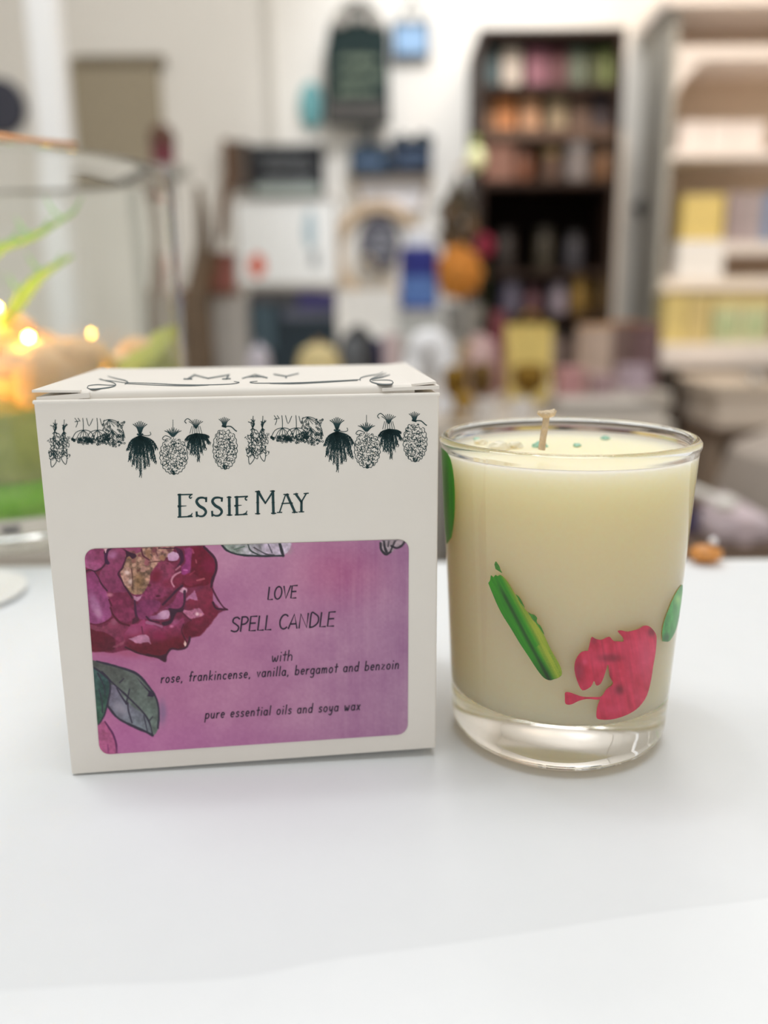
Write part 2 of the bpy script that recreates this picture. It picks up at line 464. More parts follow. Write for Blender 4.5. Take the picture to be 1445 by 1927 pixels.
# herb bundles: each drawn in its own frame (x 0..w, y 0..h), then placed
def herb(kind, x0, y0, x1, y1, seed, name='herb_print'):
    rnd = random.Random(seed); U = rnd.uniform
    w, h = x1 - x0, y1 - y0
    mb = MB()
    def st(pts, wd=1.2, sm=True, taper=False):          # pts in artwork units measured from the bundle's corner
        if sm: pts = smooth_line(pts, 3)
        ribbon(mb, pts, wd, lambda X, Y: on_front(x0 + X, y0 + Y), taper)
    def leaf(cx, cy, l, ang, wd=1.15, fat=.30):
        c, s_ = math.cos(ang), math.sin(ang)
        o = [(0, 0), (.3, fat), (.7, fat * .7), (1, 0), (.7, -fat * .7), (.3, -fat), (0, 0)]
        st([(cx + l * (p * c - q * s_), cy + l * (p * s_ + q * c)) for p, q in o], wd)
    def ring(cx, cy, r, wd=1.0):
        k = U(.7, 1.2)
        st([(cx + r * math.cos(t), cy + r * k * math.sin(t)) for t in (0, 1.3, 2.6, 3.9, 5.2, 6.4)], wd)
    if kind == 'sprig':
        for sx, bot in ((.30 * w, .80), (.66 * w, .72)):
            st([(sx + 1, 0), (sx, h * .2), (sx - 2, h * .5), (sx - 1, h * bot)], 1.2)
            for k in range(5): st([(sx, h * .24), (sx + U(-4, 4), h * .15), (sx + U(-9, 9), h * U(.04, .12))], 1.4)
            for k in range(4): st([(sx, h * .24), (sx + U(-6, 6), h * U(.27, .34))], 1.6, False)
            for k in range(9):
                y = h * (.28 + .05 * k)
                leaf(sx + U(-3, 3), y, U(8, 12), math.pi / 2 + (1 if k % 2 else -1) * U(.25, .95), 1.2, .26)
        leaf(.30 * w, h * .76, 20, 1.85, 1.3, .26); leaf(.36 * w, h * .70, 16, 1.2, 1.2, .28); leaf(.64 * w, h * .70, 20, 1.35, 1.3, .26); leaf(.58 * w, h * .66, 15, 2.1, 1.2, .26); leaf(.2 * w, h * .62, 14, 1.9, 1.2, .26)
        for k in range(10): leaf(U(.08, .80) * w, h * U(.34, .66), U(8, 12), U(.9, 2.2), 1.2, .28)
        for k in range(44):
            x, y = U(.05, .92) * w, h * U(.34, .80)
            st([(x, y), (x + U(-4, 4), y + U(2, 6))], U(.9, 1.5), False)
    elif kind == 'umbel':
        for cx in (.20, .47):
            top = (cx * w, h * .40)
            st([(top[0] - 1, 0), (top[0], h * .2), top], 1.3)
            st([(top[0] - 22, h * .74), (top[0] - 14, h * .48), top, (top[0] + 14, h * .46), (top[0] + 22, h * .72)], 1.3)
            for a_ in (-13, -7, 0, 7, 13): st([top, (top[0] + a_ * .6, h * .52), (top[0] + a_, h * .70)], 1.1)
            for k in range(46):
                a_ = U(-1, 1)
                ring(top[0] + a_ * 22, h * (.74 + .20 * (1 - a_ * a_) * U(.2, 1)) - 3, U(1.2, 2.1), 1.0)
        for pts in ([(.04, 0), (.09, .14), (.06, .30)], [(.04, .12), (.12, .10)], [(.26, .0), (.31, .26), (.38, .02)], [(.52, .02), (.56, .24), (.60, .06)], [(.10, .0), (.14, .10)]): st([(p * w, q * h) for p, q in pts], 1.2)
        st([(.58 * w, h * .10), (.70 * w, h * .04), (.86 * w, h * .14), (.95 * w, h * .40), (.99 * w, h * .66)], 1.3)
        st([(.62 * w, h * .62), (.74 * w, h * .40), (.90 * w, h * .62)], 1.2)
        for k in range(6): st([(.74 * w, h * .42), ((.64 + .05 * k) * w, h * .66)], 1.0, False)
        for k in range(6): st([(.68 * w, h * .05), ((.58 + .07 * k) * w, h * (.34 - .02 * k))], 1.0, False)
        for k in range(110):
            x = U(.57, .98); y = U(.12, .66) if k < 44 else U(.62, .98) - abs(x - .80) * .7
            ring(x * w, h * y, U(1.1, 2.2), 1.0)
        for k in range(50):
            x = U(.08, .7); ring(x * w, h * U(.60, .80), U(1.0, 1.8), 1.2)
    elif kind in ('dark', 'mid'):
        d = kind == 'dark'
        nx_ = .44 * w; ny_ = h * (.26 if d else .24)
        for k in range(8):
            a_ = -1 + 2 * k / 7
            st([(nx_ + a_ * 1.5, ny_), (nx_ + a_ * 6, h * .14), (nx_ + a_ * 13, h * (.02 + abs(a_) * .06))], 1.6 if d else 1.2)
        if d: st([(nx_, ny_), (nx_ + 12, ny_ + 3), (nx_ + 20, ny_ + 1), (nx_ + 19, ny_ - 4)], 1.2); st([(nx_ - 5, ny_), (nx_, ny_ + 2), (nx_ + 5, ny_)], 3.2)
        else:
            st([(nx_ - 6, h * .10), (nx_ - 15, h * .01), (nx_ - 21, h * .07), (nx_ - 18, h * .12)], 1.5)
            for k in range(6): st([(nx_ + (k - 2.5) * 3, ny_ - 4), (nx_ + (k - 2.5) * 4.5, ny_ + h * .12)], 1.0, False)
        # hanging sprays, each a spine with little leaves on both sides
        tips = ((.10, .72), (.22, .80), (.34, .86), (.46, .99), (.60, .86), (.72, .80), (.84, .70), (.95, .76), (.98, .50), (.04, .52), (.30, .62), (.56, .66), (.70, .52), (.20, .48), (.86, .52), (.44, .60)) if d else ((.12, .70), (.26, .82), (.40, .84), (.54, .99), (.66, .80), (.80, .70), (.96, .56), (.06, .50), (.92, .42), (.34, .58), (.60, .62), (.76, .48), (.22, .52))
        for tx, ty in tips:
            p0 = (nx_, ny_ + h * (.02 if d else .12)); p2 = (tx * w, ty * h); p1 = (p0[0] * .42 + p2[0] * .58 + (tx - .45) * w * .10, p0[1] + (p2[1] - p0[1]) * .36)
            sp = smooth_line([p0, p1, p2], 8)
            st(sp, 1.2, False)
            for i in [q_ / 2 for q_ in range(1, 2 * len(sp) - 1)]:
                i0 = int(i); px_, py_ = ((sp[i0][c_] + sp[min(i0 + 1, len(sp) - 1)][c_]) / 2 if i > i0 else sp[i0][c_] for c_ in (0, 1))
                for sgn in (-1, 1):
                    for r_ in range(1):
                        l = U(3.5, 6.0)
                        st([(px_ + U(-1, 1), py_), (px_ + sgn * l * U(.2, .6), py_ + l * U(.2, .5)), (px_ + sgn * l * U(.1, .6), py_ + l * U(.8, 1.2))], U(.9, 1.4) if d else U(.8, 1.2), False)
    else:                                  # 'cone' with an ink crown, 'oval' with a tied top
        top = .32 if kind == 'cone' else .22
        cx = .47 * w
        if kind == 'cone':
            st([(cx, 0), (cx, h * .2)], .9)
            for k in range(8):
                a_ = -1 + 2 * k / 7
                st([(cx + a_ * 2, h * .31), (cx + a_ * 9, h * .23), (cx + a_ * 16, h * (.13 + abs(a_) * .07))], 2.0, taper=True)
            st([(cx - 3, h * .33), (cx - 14, h * .29), (cx - 20, h * .35), (cx - 12, h * .38)], 1.3)
        else:
            for k in range(7):
                a_ = -1 + 2 * k / 6
                st([(cx + a_ * 2, h * .19), (cx + a_ * 5, h * .09), (cx + a_ * 10, h * abs(a_) * .04)], 1.3)
            st([(cx - 4, h * .17), (cx + 3, h * .19)], 3.2, False); st([(cx, h * .18), (cx + 12, h * .18), (cx + 20, h * .25), (cx + 23, h * .27)], 2.0)
        cy, ry, rx = h * (top + .98) / 2, h * (.98 - top) / 2, w * .47
        placed = []
        for tries in range(1400):           # small curled leaves, kept apart from one another
            a_ = U(0, 6.28); r_ = math.sqrt(rnd.random())
            x, y = .5 * w + r_ * rx * .93 * math.cos(a_), cy + r_ * ry * .95 * math.sin(a_)
            if any((x - p) ** 2 + (y - q) ** 2 < 15 for p, q in placed): continue
            placed.append((x, y))
            q = U(1.5, 3.0); o_ = U(-1.2, 1.2) + (math.pi if rnd.random() < .3 else 0)
            co, si = math.cos(o_), math.sin(o_)
            loc = [(-q, -q * U(.2, .8)), (-q * .4, q * U(.3, .8)), (q * .4, q * U(.3, .9)), (q, -q * U(.1, .7))]
            st([(x + p * co - v_ * si, y + p * si + v_ * co) for p, v_ in loc], U(.9, 1.6))
            if rnd.random() < .3: st([(x + U(-1, 1), y - q * .9), (x + U(-2.5, 2.5), y + q * .4)], U(.9, 1.7), False)
        for k in range(22):
            a_ = 2 * math.pi * k / 22
            if abs(a_ - 4.71) < .45: continue
            x, y = .5 * w + rx * 1.02 * math.cos(a_), cy + ry * math.sin(a_); b_ = a_ + .28
            st([(x, y), (.5 * w + (rx + 2.4) * math.cos(a_ + .14), cy + (ry + 2.4) * math.sin(a_ + .14)), (.5 * w + rx * 1.02 * math.cos(b_), cy + ry * math.sin(b_))], 1.25)
        for k in range(5): st([(.5 * w + U(-5, 5), h * .93), (.5 * w + U(-3, 3), h * .995)], 1.6, False)
    mb.build(name, ink_m, box)
seq = [('sprig', 89, 790, 136, 882), ('umbel', 137, 787, 236, 843), ('dark', 238, 790, 296, 894), ('cone', 301, 790, 353, 893), ('mid', 347, 787, 396, 866), ('oval', 401, 785, 446, 883),
       ('sprig', 460, 783, 511, 877), ('umbel', 512, 782, 609, 840), ('dark', 609, 783, 666, 884), ('cone', 667, 781, 715, 881), ('mid', 711, 777, 757, 861), ('oval', 759, 775, 803, 869)]
for k, (kd, a, b, c, d) in enumerate(seq): herb(kd, a, b, c, d, 100 + k % 6)

# shop lettering on the front
def stroke_set(mb, conv, strokes, place, k):
    for wd, pts, sm in strokes:
        p = conv(pts)
        if sm: p = smooth_line(p, 6)
        wl = wd
        if isinstance(wd, (list, tuple)):
            wl = [float(v) / k for v in np.interp(np.linspace(0, 1, len(p)), np.linspace(0, 1, len(wd)), wd)]
        else: wl = wd / k
        ribbon(mb, p, wl, place)
def ser(x, y, a=22, dy=0): return (11, [(x - a, y + dy), (x + a, y - dy)], False)
LOGO = [
 # E
 (27, [(93, 158), (95, 375)], False), (13, [(76, 160), (215, 157)], False), ([12, 15, 9], [(208, 158), (188, 178), (198, 194), (212, 184)], True), ([22, 10, 6], [(80, 272), (120, 270), (158, 268)], False),
 (13, [(76, 377), (216, 371)], False), ([6, 14, 20], [(216, 338), (206, 358), (180, 370)], False),
 # S S
 ([16, 18, 22, 28, 28, 24, 18, 14], [(350, 222), (345, 198), (312, 188), (275, 196), (258, 228), (285, 268), (330, 296), (348, 330), (325, 364), (290, 369), (262, 356)], True), (18, [(352, 188), (350, 226)], False), (20, [(258, 328), (259, 370)], False),
 ([16, 18, 22, 28, 28, 24, 18, 14], [(503, 218), (498, 195), (465, 187), (428, 195), (412, 226), (438, 264), (483, 292), (502, 325), (480, 358), (444, 364), (415, 352)], True), (18, [(505, 190), (502, 222)], False), (20, [(408, 322), (411, 366)], False),
 # I
 (26, [(574, 182), (577, 358)], False), ser(573, 185, 20), ser(577, 357, 24), ([2, 8, 8, 2], [(558, 268), (569, 268), (581, 268), (592, 268)], False),
 # E
 (27, [(648, 180), (650, 354)], False), (14, [(628, 183), (752, 176)], False), ([10, 14, 8], [(750, 178), (730, 195), (740, 212), (748, 208)], True), ([20, 9, 6], [(630, 268), (665, 264), (694, 262)], False),
 (13, [(632, 356), (748, 350)], False), ([6, 14, 18], [(748, 316), (738, 338), (716, 350)], False),
 # M
 (24, [(851, 128), (852, 345)], False), ser(850, 129, 22), ser(850, 344, 22), ([2, 8, 8, 2], [(833, 236), (844, 236), (856, 236), (867, 236)], False), ([26, 22, 16], [(856, 128), (892, 190), (926, 242)], False), ([14, 16, 18], [(924, 244), (962, 186), (1000, 126)], False),
 (26, [(998, 124), (1004, 342)], False), ser(995, 125, 20), ser(1006, 340, 22), ([2, 8, 8, 2], [(984, 234), (995, 234), (1007, 234), (1018, 234)], False),
 # A
 ([12, 13], [(1122, 158), (1062, 332)], False), ([24, 25], [(1134, 156), (1212, 330)], False), (12, [(1085, 246), (1188, 240)], False), ser(1128, 157, 24), ser(1063, 332, 22, 1), ser(1212, 331, 25, 1),
 # Y
 ([24, 22], [(1220, 152), (1276, 232)], False), ([13, 14], [(1324, 146), (1274, 232)], False), (24, [(1276, 228), (1275, 325)], False), ser(1220, 152, 20, 2), ser(1322, 147, 22, 2), ser(1275, 326, 24, 1)]
mb = MB(); stroke_set(mb, from_crop(320, 900, 5.161), LOGO, on_front, 5.161); mb.build('lettering', ink_m, box)

# lid lettering and flourish
_lo = LP(0, .025, .00175); _ln = (LP(Wb, .025, .00175) - _lo).cross(NB).normalized()
def on_lid(x, y):
    d = ray(x, y)
    return CAM + d * ((_lo - CAM).dot(_ln) / d.dot(_ln))
LID = [
 ([3.5, 5, 4, 3], [(50, 102), (62, 107), (95, 106), (140, 100), (160, 92), (150, 82), (118, 74), (96, 66)], True), ([2.4, 3.2, 2.4], [(50, 102), (56, 94), (90, 90), (130, 92), (158, 92)], True),
 ([2.4, 3.2, 2.4], [(88, 66), (108, 72), (150, 76), (190, 82)], True), ([3, 4.5, 3], [(130, 58), (160, 66), (196, 74), (208, 82), (196, 88)], True),
 ([2.5, 3.5, 3, 2.5], [(190, 82), (300, 85), (400, 90), (500, 91), (600, 88), (640, 82), (620, 78)], True), ([2.2, 2.8, 2.2], [(196, 86), (320, 92), (440, 95), (520, 92)], True),
 ([2.5, 3.5, 3, 2.5], [(1110, 70), (1000, 76), (880, 82), (780, 84), (700, 84), (682, 80), (710, 77)], True), ([2.2, 2.8, 2.2], [(1100, 74), (960, 82), (850, 87), (760, 86)], True),
 ([3.5, 5, 4, 3], [(1238, 82), (1228, 88), (1190, 88), (1160, 82), (1148, 74), (1160, 64), (1190, 54), (1210, 46)], True), ([2.4, 3.2, 2.4], [(1238, 82), (1230, 74), (1200, 72), (1156, 74)], True),
 ([3, 4.5, 3], [(1110, 74), (1112, 64), (1140, 56), (1180, 50), (1198, 42)], True), ([4, 6, 3], [(1150, 70), (1190, 62), (1225, 52)], True),
 # M A Y
 (6.5, [(468, 52), (440, 68)], False), ([5.5, 5], [(466, 53), (520, 66)], False), (5, [(518, 66), (602, 52)], False), (6.5, [(600, 52), (590, 68)], False), (5, [(425, 68), (456, 68)], False), (5, [(575, 68), (606, 67)], False),
 (4.5, [(700, 52), (652, 66)], False), (6, [(702, 52), (748, 64)], False), (5, [(672, 60), (735, 59)], False),
 (5.5, [(775, 50), (822, 58)], False), (4.5, [(870, 47), (822, 58)], False), (6, [(822, 58), (822, 64)], False)]
mb = MB(); stroke_set(mb, from_crop(140, 680, 2.064), LID, on_lid, 2.064); mb.build('lettering', M((84, 96, 100), .6, name='grey_ink'), box)

# ------------------------------------------------------------------ the pink label: a printed sheet with its painting in its own colours
LK = 1.32                                # printed colour -> albedo
NU, NV = 440, 300
C4 = np.array([(158.5, 1033), (769, 1014.5), (767, 1381), (188, 1420)], float)
uu = np.linspace(0, 1, NU); vv = np.linspace(0, 1, NV)
lw, lh, rad = 598.0, 378.0, 20.0
du = np.zeros(NV)
for i, t in enumerate(vv * lh):
    e = max(0, rad - t, t - (lh - rad))
    du[i] = (rad - math.sqrt(max(0, rad * rad - e * e))) / lw
SU = du[:, None] + uu[None, :] * (1 - 2 * du[:, None]); SV = np.repeat(vv[:, None], NU, 1)
PXY = (C4[0] * ((1 - SU) * (1 - SV))[..., None] + C4[1] * (SU * (1 - SV))[..., None] + C4[2] * (SU * SV)[..., None] + C4[3] * ((1 - SU) * SV)[..., None])
X, Y = PXY[..., 0], PXY[..., 1]
wob = (fbm(X / 14, Y / 14, 3) - .5)
wob2 = (fbm(X / 5 + 40, Y / 5 + 7, 3) - .5)
# wash: rose at the left and bottom left, mauve at the right
a = np.clip((X - 170) / 600, 0, 1); b = np.clip((Y - 1020) / 390, 0, 1)
wash = np.zeros(X.shape + (3,))
c_l, c_m, c_r = np.array((172, 98, 142.)), np.array((172, 112, 150.)), np.array((156, 112, 148.))
for k in range(3):
    wash[..., k] = np.where(a < .5, c_l[k] + (c_m[k] - c_l[k]) * a * 2, c_m[k] + (c_r[k] - c_m[k]) * (a - .5) * 2)
cl = fbm(X / 70 + 3, Y / 70 + 8, 4) - .5
wash += cl[..., None] * np.array((26, 34, 22)) + wob2[..., None] * np.array((10, 12, 10))
pk = np.exp(-(((X - 640) / 90) ** 2 + ((Y - 1075) / 60) ** 2))
wash += pk[..., None] * np.array((4, -18, -14))
st_ = np.clip((X - 520) / 120, 0, 1) * (fbm(X / 7, Y / 160, 3) - .5)
wash += st_[..., None] * np.array((11, 17, 10))
wash += np.exp(-((Y - 1400) / 50) ** 2)[..., None] * np.array((0, -8, 6)) * (1 - a)[..., None]
IMG = wash
def fill(poly, col, soft=1.5, col2=None, vec=None, var=18, alpha=1.0, sm=True):
    """a painted shape; col2/vec: second colour along vec = ((x0, y0), (x1, y1))"""
    global IMG
    poly = smooth_line(list(poly) + [poly[0]], 3)[:-1] if sm else poly
    pa = np.array(poly); x0, y0 = pa.min(0) - 6; x1, y1 = pa.max(0) + 6
    ii = (X > x0) & (X < x1) & (Y > y0) & (Y < y1)
    if not ii.any(): return
    xs_, ys_ = X[ii], Y[ii]
    sd = poly_sd(xs_, ys_, poly) + wob2[ii] * 2.0
    al = np.clip(sd / soft + .5, 0, 1) * alpha
    c = np.tile(np.array(col, float), (len(xs_), 1))
    if col2 is not None:
        (ax, ay), (bx, by) = vec
        t = np.clip(((xs_ - ax) * (bx - ax) + (ys_ - ay) * (by - ay)) / ((bx - ax) ** 2 + (by - ay) ** 2) + wob[ii] * .5, 0, 1)
        c = c * (1 - t[:, None]) + np.array(col2, float) * t[:, None]
    c = c * (1 + (wob[ii] * var / 60 + wob2[ii] * var / 60)[:, None])
    IMG[ii] = IMG[ii] * (1 - al[:, None]) + c * al[:, None]
def line(pts, w, col, alpha=.95, sm=True):
    if sm: pts = smooth_line(pts, 5)
    pa = np.array(pts); x0, y0 = pa.min(0) - 6; x1, y1 = pa.max(0) + 6
    ii = (X > x0) & (X < x1) & (Y > y0) & (Y < y1)
    if not ii.any(): return
    d = line_d(X[ii], Y[ii], pts)
    al = np.clip((w / 2 * (1 + wob[ii] * 1.0) - d) / 1.3 + .5, 0, 1) * alpha
    IMG[ii] = IMG[ii] * (1 - al[:, None]) + np.array(col, float) * al[:, None]
def glow(cx, cy, rx, ry, ang, col, alpha):
    c, s = math.cos(ang), math.sin(ang)
    u_ = ((X - cx) * c + (Y - cy) * s) / rx; v_ = (-(X - cx) * s + (Y - cy) * c) / ry
    al = alpha * np.exp(-(u_ ** 2 + v_ ** 2) ** 1.5) * (1 + wob * 1.2)
    IMG[:] = IMG * (1 - al[..., None]) + np.array(col, float) * al[..., None]
A = from_crop(150, 1020, 9.633); B = from_crop(280, 1020, 9.031); C = from_crop(150, 1130, 9.633); D = from_crop(280, 1130, 9.031); E = from_crop(160, 1230, 9.031)
DK = (58, 24, 46)
# flower silhouette with a soft red bleed below it
glow(235, 1225, 70, 12, .1, (160, 70, 105), .7)
fill([(150, 1020), (383, 1020)] + B([(960, 90), (1100, 250), (1160, 330), (1150, 520), (1090, 700)]) + D([(1090, 0), (1190, 120), (1330, 150), (1180, 220), (1080, 350), (950, 510), (880, 590), (700, 630), (670, 740), (620, 800), (500, 830), (380, 820), (300, 930), (280, 1030), (160, 970), (0, 920)]) + C([(1100, 960), (950, 900), (800, 900), (600, 950), (220, 890)]) + [(150, 1220)], (112, 34, 64), 2.5, sm=False)
fill(A([(60, 250), (130, 170), (250, 90), (420, 90), (450, 250), (465, 350), (410, 450), (280, 520), (150, 470), (60, 400)]), (134, 50, 92), 1.6, (156, 74, 122), A([(400, 200), (120, 430)]))
fill(A([(520, 180), (600, 90), (760, 100), (840, 200), (830, 300), (800, 370), (760, 480), (700, 580), (760, 700), (800, 800), (880, 900), (500, 900), (400, 740), (355, 640), (400, 500), (480, 400), (540, 385), (510, 320), (505, 240)]), (132, 54, 92), 1.6, (122, 44, 84), A([(560, 250), (700, 880)]))
glow(211, 1043, 10, 8, 0, (172, 104, 152), .75)
fill(A([(780, 90), (1110, 90), (1090, 210), (1000, 220), (900, 180)]), (142, 62, 98), 1.5)
fill(A([(130, 560), (260, 530), (330, 620), (360, 720), (430, 830), (500, 920), (545, 1100)]) + C([(560, 150), (580, 250), (500, 350), (350, 420), (200, 400), (130, 300)]) + A([(80, 800)]), (128, 48, 96), 1.8, (142, 62, 116), [(165, 1080), (185, 1165)])
glow(180, 1140, 9, 24, -.35, (176, 118, 164), .85); glow(184, 1152, 6, 10, -.4, (190, 136, 170), .6)
fill(A([(520, 940), (620, 930), (760, 915), (870, 1000), (930, 1100)]) + C([(900, 80), (1000, 200), (985, 300), (880, 390), (750, 370), (640, 290), (570, 130)]), (112, 30, 64), 2, (124, 40, 78), [(215, 1120), (240, 1160)])
glow(207, 1119, 6, 4, 0, (184, 104, 130), .8)
# heart of the flower
fill(B([(60, 300), (300, 320), (440, 420), (420, 560), (400, 680), (430, 780), (250, 930), (20, 1000), (-250, 1000), (-200, 800), (20, 650)]), (136, 50, 82), 3, (120, 40, 80), [(320, 1060), (280, 1130)], var=26)
glow(294, 1083, 11, 13, .3, (116, 18, 42), .9); glow(318, 1098, 14, 9, 0, (124, 28, 56), .7)
fill([(226, 1078), (232, 1068), (236, 1056), (241, 1046), (250, 1045), (260, 1040), (268, 1036), (270, 1024), (325, 1024), (322, 1042), (312, 1050), (300, 1056), (292, 1066), (283, 1080), (282, 1095), (276, 1105), (268, 1117), (252, 1118), (243, 1112), (235, 1103)], (138, 104, 82), 2, (150, 104, 98), [(255, 1100), (310, 1035)], var=50)
rnd = random.Random(5)
for k in range(26):
    cx_, cy_ = rnd.uniform(240, 318), rnd.uniform(1030, 1072)
    if cx_ > 290 and cy_ > 1055: continue
    r_ = rnd.uniform(3, 6.5)
    fill([(cx_ + r_ * rnd.uniform(.8, 1.2) * math.cos(q), cy_ + r_ * rnd.uniform(.8, 1.3) * math.sin(q)) for q in np.linspace(0, 5.5, 8)], rnd.choice([(172, 124, 112), (158, 110, 84), (136, 86, 78), (188, 140, 120), (150, 84, 92), (120, 62, 70)]), 2.0)
fill(A([(740, 560), (790, 480), (830, 440), (930, 480), (950, 600), (955, 780), (880, 810), (810, 770)]), (166, 122, 110), 1.6, var=40)
glow(239, 1077, 5, 4, .3, (220, 186, 180), .9); glow(246, 1094, 4.5, 5, .3, (224, 194, 186), .9); glow(240, 1063, 4, 5, 0, (190, 142, 122), .8)
line(A([(940, 480), (960, 640), (955, 850)]), 1.8, (84, 46, 44)); line(B([(0, 350), (100, 330), (200, 330)]), 1.6, (90, 50, 50)); line(A([(1120, 130), (1150, 240), (1260, 320)]), 3, (84, 36, 50)); line(B([(110, 130), (150, 230)]), 2, (110, 60, 70))
glow(262, 1093, 9, 14, 0, (162, 116, 70), .6); glow(281, 1101, 4, 3, 0, (80, 34, 40), .9); glow(261, 1073, 3, 2, 0, (100, 44, 40), .9)
fill(A([(960, 960), (1040, 990), (1130, 960), (1080, 1040), (1000, 1060)]), (176, 118, 150), 2)
line(A([(820, 800), (900, 900), (950, 1010)]), 3, (74, 34, 46))
# right-hand petals
fill(B([(700, 90), (900, 80), (1000, 180), (1090, 280), (1130, 400), (1110, 520), (1080, 640), (1040, 730), (880, 740), (700, 770), (600, 740), (560, 680), (700, 550), (720, 400)]), (108, 14, 42), 2, (98, 16, 36), [(395, 1050), (350, 1095)])
glow(394, 1064, 13, 12, .3, (134, 22, 66), .85); line(B([(800, 300), (810, 350)]), 2.5, (160, 64, 84)); line(B([(740, 130), (760, 180)]), 3, (170, 70, 110), .7)
fill(B([(600, 110), (730, 110), (720, 330), (700, 500), (640, 560), (560, 540), (560, 420), (620, 330)]), (134, 44, 98), 2, (142, 44, 112), [(352, 1035), (352, 1075)])
fill(B([(440, 80), (560, 130), (600, 240), (590, 340), (480, 430), (540, 300), (500, 200)]), (64, 22, 52), 2)
fill(B([(320, 240), (340, 190), (420, 160), (490, 190), (515, 250), (480, 305), (430, 320), (340, 312)]), (196, 150, 186), 1.4, (178, 128, 168), [(325, 1042), (325, 1055)], var=10)
line(B([(310, 320), (400, 330), (480, 320)]), 2, (92, 24, 46)); line(B([(170, 100), (300, 105), (440, 100)]), 2.5, (60, 26, 44))
fill(B([(420, 600), (500, 520), (600, 560), (720, 520), (900, 640), (860, 700), (700, 750), (560, 690), (500, 770), (430, 750)]), (128, 32, 62), 2, (112, 24, 50), [(330, 1090), (375, 1095)])
line(B([(540, 505), (440, 560), (390, 640), (398, 700), (430, 750)]), 4, (202, 132, 156), .85); line(B([(530, 410), (460, 470)]), 3.5, (184, 110, 132), .8); line(B([(600, 470), (650, 475)]), 3, (200, 100, 170), .8); line(B([(820, 650), (940, 620)]), 3, (186, 92, 104), .7); line(B([(700, 550), (780, 490)]), 2.5, (160, 54, 84), .6)
fill(D([(640, 20), (760, -90), (1060, -300), (1080, 0), (1120, 120), (1190, 200), (1080, 340), (950, 400), (800, 420), (720, 330), (920, 260), (930, 220), (850, 130), (700, 140), (640, 90)]), (126, 36, 64), 2.4, (112, 26, 52), [(370, 1110), (400, 1165)])
fill(D([(240, 140), (420, 10), (520, -180), (640, -120), (600, 0), (580, 90), (520, 150), (360, 140)]), (134, 48, 94), 2)
fill(B([(780, 820), (830, 985), (700, 960), (640, 1000), (640, 950), (720, 880)]), (168, 96, 138), 2); fill(B([(520, 830), (580, 775), (650, 790), (640, 860), (580, 870)]), (190, 134, 160), 2)
fill(D([(590, 150), (700, 170), (850, 125), (930, 220), (900, 262), (700, 305), (640, 250), (590, 200)]), (166, 92, 126), 2, var=34); glow(371, 1155, 3.5, 3.5, 0, (236, 186, 198), .95); glow(378, 1156, 3, 2.5, 0, (206, 136, 152), .8)
fill(D([(-40, 250), (100, 255), (200, 190), (300, 155), (350, 180), (345, 290), (260, 320), (120, 315), (0, 320)]), (126, 60, 106), 2, (184, 130, 168), [(283, 1160), (306, 1152)], var=10); glow(307, 1156, 8, 7, 0, (200, 150, 186), .8)
fill(C([(1010, 100), (1120, 0), (1440, 0), (1440, 160), (1300, 250), (1250, 330), (1130, 340), (1060, 300), (1000, 200)]), (112, 38, 82), 2.4, (124, 46, 90), [(258, 1140), (290, 1160)])
# bottom petals
fill(C([(900, 450), (1060, 410), (1160, 345), (1290, 380), (1440, 460)]) + D([(100, 450), (230, 440), (300, 430), (400, 420), (580, 285), (600, 400), (560, 520), (620, 650), (640, 730), (600, 800), (500, 825), (380, 820), (300, 930), (275, 1030), (160, 965), (0, 918)]) + C([(1250, 985), (1050, 930), (900, 865), (800, 740), (790, 580)]), (142, 48, 92), 2, (96, 20, 36), [(265, 1182), (270, 1216)])
glow(300, 1197, 15, 9, 0, (132, 28, 70), .8); glow(250, 1186, 16, 9, 0, (154, 66, 108), .6)
fill(C([(890, 690), (1050, 640), (1150, 612), (1250, 650), (1285, 790), (1240, 750), (1080, 775), (980, 745)]), (176, 112, 146), 2, var=14)
line(D([(-30, 370), (100, 395), (220, 440)]), 5, (156, 92, 130), .8); glow(323, 1178, 4, 3, 0, (206, 110, 154), .8); glow(330, 1170, 8, 5, -.6, (164, 78, 126), .8)
fill(D([(590, 430), (720, 330), (800, 420), (950, 400), (1090, 330), (1060, 390), (950, 505), (880, 588), (700, 628), (650, 640), (585, 560)]), (96, 20, 40), 3, (112, 28, 54), [(350, 1195), (395, 1170)])
fill(D([(598, 740), (622, 655), (642, 730), (622, 785)]), (226, 184, 178), 1.4)
fill(C([(150, 470), (350, 550), (500, 600), (640, 700), (640, 830), (600, 900), (400, 925), (150, 890)]), (98, 22, 40), 2.5, (88, 26, 44), [(185, 1200), (215, 1215)])
fill(C([(170, 420), (330, 470), (500, 440), (610, 320), (700, 400), (780, 450), (900, 460), (810, 600), (800, 730), (700, 730), (560, 620), (400, 550), (300, 550), (170, 480)]), (134, 54, 82), 2, (122, 42, 74), [(190, 1175), (230, 1195)])
fill(C([(590, 840), (700, 790), (820, 720), (790, 790), (650, 850)]), (132, 58, 82), 1.6); glow(215, 1170, 6, 6, 0, (150, 78, 106), .7)
